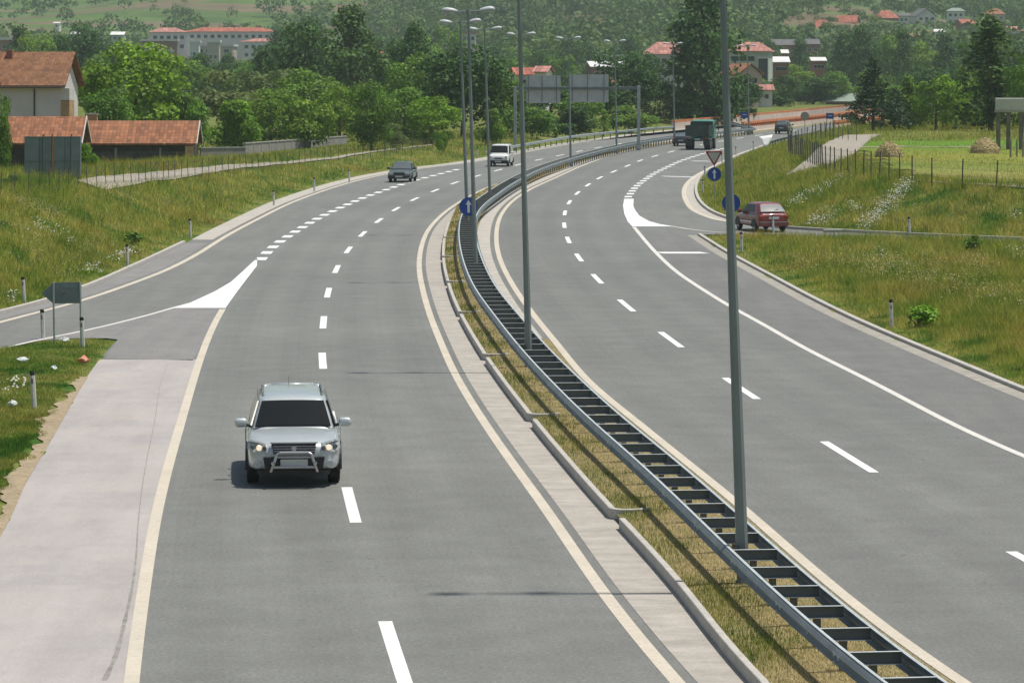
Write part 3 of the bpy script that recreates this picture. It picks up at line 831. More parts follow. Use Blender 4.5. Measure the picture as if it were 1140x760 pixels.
for s in (-.415, .375):
    b = MB(); b.tube((s, -.045, -.2), (s, -.045, zc + .32), .03, n=10); b.build('post', M['galv'], r, smooth=True, angle=40)
b = MB(); b.box((0, -.02, zc + .17), (.86, .018, .03)); b.box((0, -.02, zc - .17), (.86, .018, .03)); b.build('rail', M['signback_d'], r)

# --- big panel sign back at the left, on three posts
Yb = 171; xb = atY(58.5, Yb); gzb = gz(xb, Yb)
r = thing('large_sign', 'large blue grey back of a road sign board before the left shed', 'road sign', (xb, Yb, gzb), R(3))
z1 = CH - (152 - HY) * Yb / F - gzb; z0 = CH - (204 - HY) * Yb / F - gzb; wb = 62 * Yb / F
b = MB(); b.box((0, 0, (z0 + z1) / 2), (wb, .03, z1 - z0)); pn = b.build('sign_panel', M['signback_d'], r)
b = MB()
for z in (z0 + .05, (z0 + z1) / 2 - .08, z1 - .05): b.box((0, -.025, z), (wb * .98, .02, .035))
for x in (-.23, .22): b.box((x * wb, -.028, (z0 + z1) / 2), (.035, .025, z1 - z0 - .1))
b.build('stiffener', M['signframe'], pn)
b = MB(); b.box((wb / 2 + .012, -.005, (z0 + z1) / 2), (.035, .05, z1 - z0)); b.build('edge_trim', M['lampwhite'], pn)
for x, m_ in ((-.16, M['signframe']), (0.0, M['rust']), (.34, M['signframe'])):
    b = MB(); b.tube((x * wb, -.07, -.4), (x * wb, -.07, z1 + .12), .04, n=8); b.build('post', m_, r)

# --- sign gantry over the left carriageway
Yg_ = 315
xr = atY(711, Yg_); xl = atY(573.5, Yg_)
xr0 = xr
r = thing('sign_gantry', 'steel gantry over the left carriageway carrying two large grey sign backs', 'sign gantry', (xr, Yg_, 0), 0)
zb_ = CH - (97 - HY) * Yg_ / F
b = MB(); b.box((0, 0, zb_ / 2), (.30, .30, zb_ + .3)); b.box((0, 0, .25), (.55, .5, .3)); b.build('leg', M['galv'], r, bevel=.03)
b = MB(); b.box((xl - xr, 0, zb_ / 2 - .3), (.30, .30, zb_ + .7)); b.build('leg', M['galv'], r, bevel=.03)
b = MB(); b.box(((xl - xr) / 2, 0, zb_ - .12), (abs(xl - xr) - .31, .26, .27)); b.build('beam', M['galv_d'], r, bevel=.02)
for x0, x1, yt, yb in ((586, 624, 84, 115), (634.5, 677.5, 83, 114)):
    X0, X1 = atY(x0, Yg_) - xr, atY(x1, Yg_) - xr; za, zb2 = CH - (yb - HY) * Yg_ / F, CH - (yt - HY) * Yg_ / F
    b = MB(); b.box(((X0 + X1) / 2, .20, (za + zb2) / 2), (X1 - X0, .03, zb2 - za)); pn = b.build('sign_panel', M['signback'], r)
    b = MB()
    for t in (.06, .46, .88): b.box((X0 + (X1 - X0) * t, .155, (za + zb2) / 2), (.06, .05, zb2 - za - .06))
    b.build('stiffener', M['signframe'], pn)

# --- edge marker posts
def marker(px_, pyb, lab, h=.92):
    x, y, z = GT(px_, pyb)
    if sdat(x, y) < .2:
        z = max(z, 0.0)
    r = thing('marker_post', lab, 'marker post', (x, y, z - .03), R(random.uniform(-8, 8)), 'edge marker posts', R(random.uniform(-3.5, -1)))
    b = MB()
    for z0_, z1_, nm, mm in ((-.1, h - .105, 'post_body', M['postwhite']), (h - .105, h, 'black_cap', M['black'])):
        b = MB(); b.prism([(-.06, .045), (-.055, -.03), (0, -.055), (.055, -.03), (.06, .045)], z0_, z1_)
        if nm == 'black_cap':
            for i, v in enumerate(b.v):
                if v[2] > h - .01 and v[1] > 0: b.v[i] = (v[0], v[1], h - .045)
        o = b.build(nm, mm, r, bevel=.006)
    b = MB(); b.box((0, -.056, h - .24), (.035, .008, .12)); b.build('reflector', M['redrefl'] if random.random() < .6 else M['black'], r)
    return r
for a in ((38, 455, 'white marker post alone in the middle of the left grass island, nearest the pale shoulder'),
          (48, 378.5, 'marker post left of the arrow shaped direction sign on the grass island'),
          (92, 388, 'marker post at the right hand post of the arrow shaped direction sign'),
          (27, 337, 'marker post on the left bank above the start of the exit kerb'),
          (142, 297, 'marker post on the left bank beside the middle of the exit kerb'),
          (212, 264.5, 'marker post on the left bank just past the end of the exit kerb'),
          (305, 229, 'marker post on the left bank two posts past the exit kerb'),
          (350, 213.5, 'marker post on the left bank short of the dark saloon, second nearest to it'),
          (389, 203.5, 'marker post on the left bank closest to the dark saloon'),
          (532, 176, 'small marker post on the verge left of the white van'),
          (993, 366, 'white marker post with red reflector on the right kerb, beside the green bush'),
          (1013, 262, 'marker post at the foot of the right bank beyond the side road'),
          (826, 281, 'marker post on the tip of the right grass island below the red hatchback'),
          (861, 259.5, 'marker post standing just behind the red hatchback'),
          (782.5, 215.5, 'marker post on the outside of the side road bend, nearer the bend'),
          (785, 199, 'short marker post outside the side road bend, left of the blue arrow sign'),
          (804, 182.5, 'marker post on the verge between the give way sign and the nearest lamp post'),
          (819.5, 174.5, 'marker post just right of the nearest lamp post, beyond the triangle'),
          (839, 168, 'marker post on the verge just before the white sheet on the guard rail')):
    marker(*a)

# --- steel guard rails at the road edges
def side_rail(Q, label, s, m1, m2, posts=2.0, z=0.0):
    r = thing('side_guard_rail', label, 'guard rail', (0, 0, 0))
    n = normals(Q); rings = []
    for p, k in zip(Q, n):
        rings.append([(p[0] + k[0] * s * a, p[1] + k[1] * s * a, h + z) for a, h in ZP])
    b = MB(); b.loft(rings); b.build('rail_beam', m1, r)
    T = cr(Q, .2); st = max(1, int(posts / .2)); k = normals(T)
    p0 = None
    for i in list(range(2, len(T), st))[:95]:
        if p0 is None:
            b = MB(); b.box((0, 0, .28), (.09, .11, .78)); p0 = b.build('post', m2, r); o = p0
        else:
            o = p0.copy(); C.objects.link(o); o.parent = r
        o.location = (T[i][0] - k[i][0] * s * .07, T[i][1] - k[i][1] * s * .07, z); o.rotation_euler = (0, 0, math.atan2(k[i][1], k[i][0]))
    return r
Qr = cr([(x, y) for x, y in [G(p, q + 0, .75) for p, q in ((556, 165), (570, 162.2), (600, 157), (645, 150), (690, 145.5), (722, 142.3), (750, 140.5))]], 1.0, 2.0)
side_rail(Qr, 'long galvanised guard rail along the left edge of the road up to the orange parapet', 1, M['galv'], M['galv_d'], 4.0)
Qr = cr([G(p, q, .8) for p, q in ((856, 157.5), (868, 153.8), (885, 150.3), (906, 146.6), (914, 144.2))], 1.0, 1.0)
side_rail(Qr, 'dark guard rail with close posts along the right verge near the white sheet', -1, M['galv_d'], M['black'], 3.6)
# white plastic sheet hung on the end of the rail
Yw = Qr[0][1]; xw = Qr[0][0]
b = MB()
for i in range(7):
    for j in range(5):
        u = i / 6; v = j / 4
        ww = 1.30 * (1 - v * .72)
        b.v.append((xw - .55 + .2 * v + ww * (u - .35) + .06 * math.sin(v * 5), Yw - 1.0 + .5 * (1 - v) + .08 * math.sin(u * 5 + v * 3), 1.25 - .95 * v + .2 * u * (1 - v)))
b.f = [(i * 5 + j, (i + 1) * 5 + j, (i + 1) * 5 + j + 1, i * 5 + j + 1) for i in range(6) for j in range(4)]
o = b.build('plastic_sheet', simple('white plastic sheet', (.85, .85, .83), .4), smooth=True); md = o.modifiers.new('t', 'SOLIDIFY'); md.thickness = .02
tag(o, 'white plastic sheet hanging on the near end of the dark right guard rail', 'plastic sheet')

# --- orange railed parapets where the road crosses the bridge
M['orange'] = simple('orange red safety rail', (.60, .205, .075), .7, 0, .22, .6)
M['parapet'] = simple('pale pinkish concrete parapet', (.52, .43, .36), .85, 0, .12, .5)
def parapet(Q, label, h, wall, posts, coping=.28):
    r = thing('bridge_parapet', label, 'parapet', (0, 0, 0))
    n = normals(Q)
    def sweep(prof, nm, m):
        b = MB(); b.loft([[(p[0] + k[0] * a, p[1] + k[1] * a, z) for a, z in prof] for p, k in zip(Q, n)]); return b.build(nm, m, r)
    sweep([(-.12, -.2), (-.12, wall), (.12, wall), (.12, -.2)], 'wall', M['parapet'])
    sweep([(-.10, h - coping), (-.13, h), (.13, h), (.10, h - coping)], 'top_rail', M['orange'])
    if posts:
        T = cr(Q, .25); p0 = None
        for i in list(range(1, len(T), max(4, int(len(T) / 90))))[:95]:
            if p0 is None:
                b = MB(); b.box((0, 0, (wall + h - coping) / 2), (.16, .16, h - coping - wall + .02)); p0 = b.build('baluster', M['orange'], r); o = p0
            else: o = p0.copy(); C.objects.link(o); o.parent = r
            o.location = (T[i][0], T[i][1], 0)
Qa = cr(px([(752, 144.6), (780, 141.8), (805, 139.3), (840, 135.5), (880, 131.5), (915, 127.5), (951, 123.6), (1000, 118.5)]), 2.0, 3.0)
parapet(offset(Qa, -.4), 'pale parapet with orange coping along the left edge of the far bridge', 1.15, .86, False)
Qb = cr(px([(827, 146), (850, 143.5), (880, 140), (915, 136), (951, 131.5), (1000, 125.5)]), 2.0, 3.0)
parapet(Qb, 'orange railing with close balusters in the median of the far bridge', 1.12, .42, True)
Qc = cr(px([(929, 143.5), (945, 141.5), (962, 139.5), (1010, 134.5)]), 1.0, 2.0)
parapet(Qc, 'short orange railing on the right edge of the far bridge by the conifer', 1.05, .5, True)

# --- wire fences
M['fencepost'] = simple('dark steel fence post', (.095, .09, .08), .7, .2, .3, 3)
M['wire'] = simple('fence wire', (.16, .16, .15), .6, .6, .1)
def fence(pts, label, h, step, post_r=.035, dense=4):
    r = thing('wire_fence', label, 'fence', (0, 0, 0))
    Q = cr(pts, .25, .8); p0 = None; tops = []
    for i in list(range(0, len(Q), int(step / .25)))[:100]:
        x, y = Q[i]; z = gz(x, y)
        if p0 is None:
            b = MB(); b.tube((0, 0, -.2), (0, 0, h), post_r, n=6); p0 = b.build('post', M['fencepost'], r); o = p0
        else: o = p0.copy(); C.objects.link(o); o.parent = r
        o.location = (x, y, z); o.rotation_euler = (R(random.uniform(-3, 3)), R(random.uniform(-3, 3)), 0)
        tops.append((x, y, z))
    b = MB()
    for k in range(dense):
        hh = h * (k + .7) / dense * .97
        for p, q in zip(tops[:-1], tops[1:]): b.tube((p[0], p[1], p[2] + hh), (q[0], q[1], q[2] + hh), .006, n=3, cap=False)
    # vertical wires of the mesh
    for p, q in zip(tops[:-1], tops[1:]):
        for t in np.linspace(0, 1, 7)[1:-1]:
            c = [p[a] * (1 - t) + q[a] * t for a in range(3)]
            b.tube((c[0], c[1], c[2] + .1), (c[0], c[1], c[2] + h * .95), .003, n=3, cap=False)
    b.build('wire_mesh', M['wire'], r)
fence([GT(*p)[:2] for p in ((-30, 224), (4, 221), (40, 217.5), (72, 213), (108, 209.5), (150, 205), (195, 200), (240, 195.5), (300, 189), (360, 181), (430, 172.5), (500, 164))], 'thin wire fence with dark posts along the path on top of the left bank', 1.15, 2.6, .022)
fence([GT(*p)[:2] for p in ((928, 157), (880, 170), (890, 178), (905, 184.5), (925, 192), (955, 197), (990, 202), (1030, 208), (1075, 211), (1120, 215), (1180, 219))], 'wire fence with dark posts along the top of the right bank', 1.5, 2.3)
fence([(atY(p, q), q) for p, q in ((904, 290), (924, 280), (944, 270), (960, 266))], 'close posted fence beside the pale track by the conifer', 1.4, 2.6, .03, 3)
# ------------------------------------------------------------------ leaves
def leaf_material(name, c0, c1, trans=.27, var=.45, patch=False):
    m = NT(name)
    geo = m.new('ShaderNodeNewGeometry'); oi = m.new('ShaderNodeObjectInfo')
    col = m.ramp(geo.outputs['Random Per Island'], [(0.0, c0), (1.0, c1)])
    n = m.noise(geo.outputs['Position'], .45, 3)
    col = m.mix(col, m.ramp(n, [(0.3, 1 - var), (0.7, 1 + var * .6)]), 1.0, 'MULTIPLY')
    col = m.mix(col, m.ramp(oi.outputs['Random'], [(0.0, (.82, .9, .85)), (.5, (1.0, 1.0, 1.0)), (1.0, (1.22, 1.08, .9))]), 1.0, 'MULTIPLY')
    if patch:
        big = m.noise(geo.outputs['Position'], .016, 4, .65)
        col = m.mix(col, m.ramp(big, [(0.32, (.50, .60, .62)), (0.5, (.95, .95, .9)), (0.68, (1.55, 1.35, 1.05))]), 1.0, 'MULTIPLY')
    m.color(col).set(Roughness=.6); m.b.inputs['Specular IOR Level'].default_value = .25
    tr = m.new('ShaderNodeBsdfTranslucent'); m.link(m.mix(col, (1.25, 1.2, .55), 1.0, 'MULTIPLY'), tr.inputs[0])
    mx = m.new('ShaderNodeMixShader'); mx.inputs[0].default_value = trans
    m.link(m.b.outputs[0], mx.inputs[1]); m.link(tr.outputs[0], mx.inputs[2]); m.link(mx.outputs[0], m.out.inputs[0])
    return m.m
M['leaf_bright'] = leaf_material('bright walnut leaves', (.115, .245, .014), (.24, .41, .035))
M['leaf_mid'] = leaf_material('mid green leaves', (.085, .190, .018), (.185, .325, .042))
M['leaf_dark'] = leaf_material('dark green leaves', (.036, .098, .020), (.088, .180, .042), .25)
M['leaf_olive'] = leaf_material('olive green leaves', (.105, .155, .045), (.20, .25, .09))
M['leaf_con'] = leaf_material('dark conifer needles', (.020, .050, .018), (.050, .098, .035), .2)
M['bark'] = simple('grey brown bark', (.10, .08, .06), .9, 0, .3, 5)

def leaves(P, Nrm, size, r, aspect=.75):
    """one irregular leaf clump per point"""
    n = len(P)
    a = r.normal(size=(n, 3)); a -= (a * Nrm).sum(1)[:, None] * Nrm; a /= np.linalg.norm(a, axis=1)[:, None] + 1e-9
    b = np.cross(Nrm, a)
    s = (size * r.uniform(.6, 1.35, n))[:, None]
    k = r.uniform(.65, 1.15, (4, n, 1))
    bend = Nrm * s * r.uniform(-.25, .25, n)[:, None]
    V = np.stack([P + a * s * k[0] * .5, P + b * s * k[1] * .5 * aspect + bend, P - a * s * k[2] * .5, P - b * s * k[3] * .5 * aspect + bend], 1)
    return V.reshape(-1, 3), np.arange(4 * n).reshape(n, 4)

def lobes_points(lobes, per, r, jit=.55):
    Ps = []; Ns = []
    for (cx, cy, cz, rx, ry, rz) in lobes:
        n = int(per * (rx * ry * rz) ** (2 / 3))
        d = r.normal(size=(n, 3)); d[:, 2] = np.where((d[:, 2] < -.2) & (r.random(n) < .6), -d[:, 2], d[:, 2])
        d /= np.linalg.norm(d, axis=1)[:, None]
        rad = 1 - np.abs(r.normal(0, .16, n)); rad = np.where(r.random(n) < .12, rad * r.uniform(.3, 1, n), rad) + (r.random(n) < .08) * r.uniform(0, .22, n)
        # dents in the lobe give clumps of light and dark
        ph = r.uniform(0, 6.28, 3)
        rad *= 1 + .16 * np.sin(4.5 * d[:, 0] + ph[0]) * np.sin(4.1 * d[:, 1] + ph[1]) + .10 * np.sin(8 * d[:, 2] + ph[2])
        P = np.c_[cx + d[:, 0] * rx * rad, cy + d[:, 1] * ry * rad, cz + d[:, 2] * rz * rad]
        N = d + r.normal(0, jit, (n, 3)); N[:, 2] += .25; N /= np.linalg.norm(N, axis=1)[:, None]
        Ps.append(P); Ns.append(N)
    return np.concatenate(Ps), np.concatenate(Ns)

PROTO = {}
def crown_mesh(kind, seed):
    key = (kind, seed)
    if key in PROTO: return PROTO[key]
    r = np.random.default_rng(100 + seed * 17 + sum(map(ord, kind)))
    lobes = []; H = 10.0; limbs = []
    def put(c, s): lobes.append((*c, *s)); limbs.append(c)
    if kind == 'round':
        put((0, 0, 5.2), (3.2, 3.2, 3.8)); put((0, 0, 3.4), (2.8, 2.8, 2.4))
        for k in range(28):
            t = r.uniform(0, 6.28); zz = r.uniform(-.95, 1.0); q = math.sqrt(max(0, 1 - zz * zz * .85)); s = r.uniform(.95, 1.75)
            put((q * 3.35 * math.cos(t), q * 3.35 * math.sin(t), 4.9 + zz * 4.0), (s, s, s * r.uniform(.7, .95)))
        per, sz, tr = 95, .42, (.26, .10, 5)
    elif kind == 'dense':
        put((0, 0, 5.0), (2.7, 2.7, 3.6))
        for k in range(26):
            t = r.uniform(0, 6.28); zz = r.uniform(-.95, 1.0); q = (1 - abs(zz) ** 2.4 * .75); s = r.uniform(.8, 1.6)
            put((q * 2.6 * math.cos(t), q * 2.6 * math.sin(t), 4.7 + zz * 4.3), (s, s, s * r.uniform(.8, 1.2)))
        per, sz, tr = 95, .40, (.24, .10, 5)
    elif kind == 'poplar':
        for k in range(34):
            zz = (k + r.uniform(0, 1)) / 34; t = r.uniform(0, 6.28)
            w = 2.3 * (math.sin(math.pi * min(1, (zz * .86 + .13)) ** .8)) * r.uniform(.4, 1.0); s = r.uniform(.6, 1.25)
            put((w * math.cos(t), w * math.sin(t), .9 + zz * 8.6), (s, s, s * r.uniform(.9, 1.5)))
        put((0, 0, 4.6), (1.2, 1.2, 3.6))
        per, sz, tr = 88, .36, (.22, .08, 8)
    elif kind == 'airy':
        for k in range(52):
            zz = (k + r.random()) / 52; t = r.uniform(0, 6.28); w = 2.2 * (1 - zz) ** .6 * r.uniform(.15, 1.0); s = r.uniform(.38, .80)
            put((w * math.cos(t), w * math.sin(t), 1.0 + zz * 8.4), (s, s, s * r.uniform(1.2, 2.2)))
        per, sz, tr = 90, .34, (.18, .06, 8.5)
    elif kind == 'conifer':
        for k in range(44):
            zz = (k + .5) / 44; t = k * 2.4 + r.uniform(-.5, .5); w = 2.9 * (1 - zz) ** .75 * r.uniform(.55, 1.0); s = .38 + .75 * (1 - zz)
            put((w * math.cos(t), w * math.sin(t), 1.2 + zz * 8.3 - .08 * w), (s, s, s * .55))
        put((0, 0, 4.2), (1.0, 1.0, 3.4))
        per, sz, tr = 175, .34, (.2, .05, 9)
    elif kind == 'bush':
        for k in range(15):
            t = r.uniform(0, 6.28); w = r.uniform(.2, 3.9); s = r.uniform(1.1, 2.2)
            put((w * math.cos(t), w * math.sin(t), r.uniform(1.6, 7.6) * (1 - (w / 6.5) ** 2)), (s * 1.15, s * 1.15, s))
        per, sz, tr = 80, .55, (.15, .08, 3)
    P, N = lobes_points(lobes, per * 1.0, r)
    P[:, 2] = np.maximum(P[:, 2], .12)
    V, Fc = leaves(P, N, sz, r)
    b = MB()
    lean = r.uniform(-.25, .25, 2)
    b.tube((0, 0, -.5), (lean[0], lean[1], tr[2]), tr[0], tr[1], n=7)
    for c in limbs[::3]:
        z0 = max(.8, min(tr[2] * .9, c[2] * .55)); u = z0 / tr[2]
        b.tube((lean[0] * u, lean[1] * u, z0), (c[0] * .85, c[1] * .85, c[2]), .08, .03, n=5)
    oc = np_mesh('crown', V, Fc, M['leaf_mid']); ot = b.build('trunk', M['bark'])
    mc, mt = oc.data, ot.data
    bpy.data.objects.remove(oc); bpy.data.objects.remove(ot)
    PROTO[key] = (mc, mt, P)
    return PROTO[key]
LEAFMESH = {}
def tree(kind, seed, leaf, pxx, Y, top, wpx, label, group=None, cat='tree', name=None, zbase=None, x=None):
    mc, mt, P = crown_mesh(kind, seed)
    if (kind, seed, leaf) not in LEAFMESH:
        m2 = mc.copy(); m2.materials.clear(); m2.materials.append(M[leaf]); LEAFMESH[(kind, seed, leaf)] = m2
    X = atY(pxx, Y) if x is None else x
    z = gz(X, Y) if zbase is None else zbase
    h = CH - (top - HY) * Y / F - z
    w = wpx * Y / F
    ext = np.percentile(np.hypot(P[:, 0], P[:, 1]), 97) * 2; hz = np.percentile(P[:, 2], 99.7)
    nm = name or {'conifer': 'conifer_tree', 'poplar': 'poplar_tree', 'bush': 'shrub', 'airy': 'birch_tree'}.get(kind, 'leafy_tree')
    r = thing(nm, label, 'shrub' if (kind == 'bush' and cat == 'tree') else cat, (X, Y, z), random.uniform(0, 6.28), group)
    r.scale = (w / ext, w / ext, max(.5, h) / hz)
    oc = bpy.data.objects.new('crown', LEAFMESH[(kind, seed, leaf)]); C.objects.link(oc); oc.parent = r
    ot = bpy.data.objects.new('trunk', mt); C.objects.link(ot); ot.parent = r
    return r

# --- trees left of the road (kind, seed, leaf, px, Y, top row, width px, label)
T = [
 ('round', 0, 'leaf_bright', 150, 300, 49, 128, 'big bright green walnut tree behind the red roofed shed'),
 ('round', 1, 'leaf_mid', 118, 286, 99, 62, 'smaller bright tree between the white house and the big walnut'),
 ('bush', 0, 'leaf_mid', 205, 300, 104, 60, 'green shrub at the right foot of the big walnut'),
 ('bush', 1, 'leaf_bright', 262, 296, 112, 74, 'bright shrub behind the left end of the grey garden wall'),
 ('bush', 2, 'leaf_olive', 250, 380, 80, 92, 'dull olive shrub between the big walnut and the tall dark poplar, lower one'),
 ('round', 2, 'leaf_olive', 300, 420, 78, 84, 'greyish green round tree left of the dark poplar'),
 ('poplar', 0, 'leaf_dark', 392, 430, 7, 88, 'tall dark tree standing highest in the wood left of the lamp posts'),
 ('dense', 0, 'leaf_dark', 333, 440, 27, 92, 'dark tree at the left shoulder of the tall dark tree'),
 ('dense', 1, 'leaf_dark', 298, 460, 52, 70, 'dark rounded tree below the pale apartment block end'),
 ('dense', 2, 'leaf_dark', 455, 450, 26, 64, 'dark tree right of the tall one, with a house showing between them'),
 ('dense', 1, 'leaf_dark', 425, 470, 60, 52, 'low dark tree in the gap below the small house in the wood'),
 ('round', 1, 'leaf_mid', 345, 370, 78, 80, 'mid green round tree in front of the tall dark tree'),
 ('round', 0, 'leaf_mid', 300, 330, 100, 82, 'leafy tree left of the nearer bright tree by the wall end'),
 ('bush', 0, 'leaf_mid', 345, 305, 112, 72, 'dense green shrub behind the middle of the long grey wall'),
 ('round', 2, 'leaf_mid', 413, 285, 92, 56, 'upright bright tree standing just right of the grey wall end'),
 ('dense', 0, 'leaf_mid', 378, 325, 96, 62, 'green tree between the wall end and the upright bright tree'),
 ('dense', 2, 'leaf_mid', 450, 335, 98, 66, 'mid green tree behind the small orchard tree'),
 ('round', 0, 'leaf_bright', 480, 310, 108, 64, 'small wide orchard tree with yellow green crown left of the lamp posts'),
 ('round', 1, 'leaf_dark', 515, 345, 52, 112, 'large dark round tree directly behind the group of lamp posts'),
 ('round', 2, 'leaf_mid', 462, 385, 62, 84, 'green round tree left of the large dark one'),
 ('dense', 0, 'leaf_mid', 560, 345, 84, 56, 'tree at the right foot of the large dark round tree'),
 ('bush', 1, 'leaf_mid', 548, 320, 122, 40, 'shrub on the verge left of the gantry leg'),
 ('bush', 2, 'leaf_olive', 437, 290, 138, 34, 'low pale shrub on the meadow right of the upright bright tree'),
 ('bush', 0, 'leaf_bright', 492, 292, 146, 17, 'small bright bush alone in the dry meadow'),
 ('bush', 1, 'leaf_bright', 96, 195, 160, 26, 'bright green bush at the right edge of the big sign back'),
 ('round', 2, 'leaf_mid', -2, 215, 98, 34, 'leafy branch end of a tree at the left edge before the white house'),
 ('bush', 2, 'leaf_dark', 12, 158, 196, 30, 'dark low bush at the wire fence on the left bank'),
 # behind the gantry
 ('dense', 1, 'leaf_dark', 612, 390, 96, 64, 'dark tree below the left gantry sign board'),
 ('dense', 2, 'leaf_mid', 645, 385, 104, 58, 'tree behind the foot of the lamp post between the sign boards'),
 ('bush', 0, 'leaf_mid', 592, 350, 120, 56, 'shrub behind the long guard rail left of the sign boards'),
 ('bush', 1, 'leaf_dark', 640, 360, 118, 66, 'dark shrub behind the long guard rail under the right sign board'),
 ('poplar', 1, 'leaf_mid', 672, 375, 122, 18, 'small pale poplar sapling below the right sign board'),
 ('dense', 0, 'leaf_dark', 690, 430, 58, 82, 'big dark tree behind the gantry leg'),
 ('bush', 2, 'leaf_mid', 700, 390, 118, 62, 'shrub behind the gantry leg foot'),
 ('dense', 2, 'leaf_dark', 735, 450, 92, 56, 'dark tree between the gantry leg and the tallest poplar'),
 ('poplar', 2, 'leaf_dark', 786, 440, -26, 88, 'tallest poplar, rising behind the truck out of the top of the picture'),
 ('poplar', 0, 'leaf_dark', 768, 450, 30, 66, 'dark poplar at the left side of the tallest poplar'),
 ('bush', 0, 'leaf_dark', 760, 440, 100, 66, 'dark undergrowth shrub left of the tallest poplar foot'),
 ('bush', 1, 'leaf_dark', 812, 445, 96, 58, 'dark undergrowth shrub right of the tallest poplar foot'),
 ('round', 0, 'leaf_dark', 826, 470, 84, 44, 'dark tree below the orange gabled house'),
 # right of the road
 ('conifer', 0, 'leaf_con', 972, 322, 66, 70, 'dark conifer standing alone at the end of the pale track'),
 ('conifer', 1, 'leaf_con', 996, 326, 99, 42, 'low dark conifer at the right foot of the lone conifer'),
 ('airy', 0, 'leaf_mid', 1012, 330, 84, 34, 'slim light green tree right of the dark conifers'),
 ('round', 1, 'leaf_bright', 1042, 328, 84, 62, 'bright yellow green tree in the middle of the right hand row'),
 ('bush', 2, 'leaf_mid', 1066, 332, 98, 42, 'green shrub between the bright tree and the tall dark birch'),
 ('round', 2, 'leaf_mid', 1086, 340, 76, 56, 'mid green tree left of the tall dark birch'),
 ('airy', 1, 'leaf_dark', 1103, 318, 14, 78, 'tall dark birch with drooping twigs near the right edge'),
 ('conifer', 0, 'leaf_con', 1112, 316, 66, 34, 'dark conifer at the foot of the tall birch'),
 ('round', 0, 'leaf_mid', 1142, 306, 58, 50, 'bright leafy tree cut by the right edge behind the concrete shelter'),
 ('bush', 0, 'leaf_dark', 1012, 340, 110, 44, 'dark shrub low in the right hand tree row'),
]
for t in T: tree(*t)

# --- hazy trees of the valley floor, each a thing; nothing tells them apart
r_ = np.random.default_rng(21)
VAL = [  # px, Y, top, width, kind, leaf
 (40, 640, 38, 56, 'dense', 'leaf_mid'), (75, 700, 40, 60, 'round', 'leaf_dark'), (105, 650, 36, 58, 'dense', 'leaf_dark'), (22, 720, 28, 40, 'poplar', 'leaf_dark'),
 (130, 720, 44, 46, 'round', 'leaf_mid'), (60, 560, 58, 60, 'round', 'leaf_dark'), (115, 560, 62, 52, 'dense', 'leaf_mid'), (90, 800, 25, 40, 'dense', 'leaf_dark'),
 (218, 640, 60, 46, 'round', 'leaf_dark'), (210, 580, 68, 50, 'dense', 'leaf_mid'), (268, 640, 68, 56, 'round', 'leaf_mid'), (250, 700, 60, 44, 'dense', 'leaf_dark'),
 (292, 760, 52, 36, 'dense', 'leaf_dark'), (190, 820, 58, 34, 'round', 'leaf_mid'), (315, 900, 30, 44, 'dense', 'leaf_dark'), (340, 860, 20, 50, 'round', 'leaf_dark'),
 (430, 800, 42, 44, 'round', 'leaf_dark'), (478, 760, 40, 50, 'dense', 'leaf_mid'), (500, 820, 30, 44, 'round', 'leaf_mid'), (545, 860, 50, 50, 'dense', 'leaf_dark'),
 (560, 700, 66, 52, 'round', 'leaf_mid'), (600, 800, 58, 40, 'dense', 'leaf_dark'), (625, 760, 62, 44, 'round', 'leaf_mid'), (640, 880, 44, 50, 'round', 'leaf_dark'),
 (600, 560, 86, 50, 'round', 'leaf_mid'), (655, 620, 84, 44, 'dense', 'leaf_mid'), (700, 900, 40, 44, 'dense', 'leaf_dark'), (715, 700, 58, 50, 'round', 'leaf_dark'),
 (740, 820, 50, 40, 'round', 'leaf_mid'), (840, 610, 88, 46, 'round', 'leaf_mid'), (868, 600, 84, 44, 'dense', 'leaf_dark'), (905, 640, 86, 62, 'round', 'leaf_dark'),
 (885, 700, 72, 44, 'dense', 'leaf_mid'), (925, 640, 80, 46, 'round', 'leaf_mid'), (890, 860, 42, 34, 'poplar', 'leaf_dark'), (915, 820, 58, 40, 'dense', 'leaf_dark'),
 (940, 760, 36, 42, 'poplar', 'leaf_dark'), (958, 720, 30, 48, 'dense', 'leaf_dark'), (985, 740, 40, 46, 'dense', 'leaf_mid'), (1004, 720, 31, 42, 'poplar', 'leaf_dark'),
 (1030, 760, 46, 46, 'dense', 'leaf_mid'), (1052, 720, 35, 44, 'poplar', 'leaf_dark'), (1072, 760, 48, 44, 'round', 'leaf_dark'), (1020, 560, 74, 60, 'round', 'leaf_dark'),
 (975, 560, 80, 52, 'round', 'leaf_mid'), (1060, 560, 78, 56, 'dense', 'leaf_dark'), (945, 680, 96, 40, 'round', 'leaf_mid'), (1105, 700, 40, 46, 'dense', 'leaf_mid'),
 (1130, 640, 48, 54, 'round', 'leaf_dark'), (1090, 860, 30, 40, 'round', 'leaf_mid'), (860, 900, 46, 38, 'round', 'leaf_dark'), (870, 640, 100, 44, 'bush', 'leaf_mid'),
 (905, 660, 103, 50, 'bush', 'leaf_dark'), (850, 610, 106, 40, 'bush', 'leaf_olive'), (1000, 470, 96, 46, 'bush', 'leaf_mid'), (660, 480, 92, 60, 'bush', 'leaf_mid'),
 (165, 640, 70, 46, 'dense', 'leaf_dark'), (5, 560, 60, 44, 'round', 'leaf_dark'), (525, 640, 58, 44, 'round', 'leaf_dark'), (575, 980, 52, 40, 'dense', 'leaf_mid'),
]
for (p, Y, tp, w, k, lf) in VAL:
    tree(k, int(r_.integers(0, 3)), lf, p, Y, tp, w, 'hazy tree in the wooded valley floor beyond the road', 'hazy valley trees')

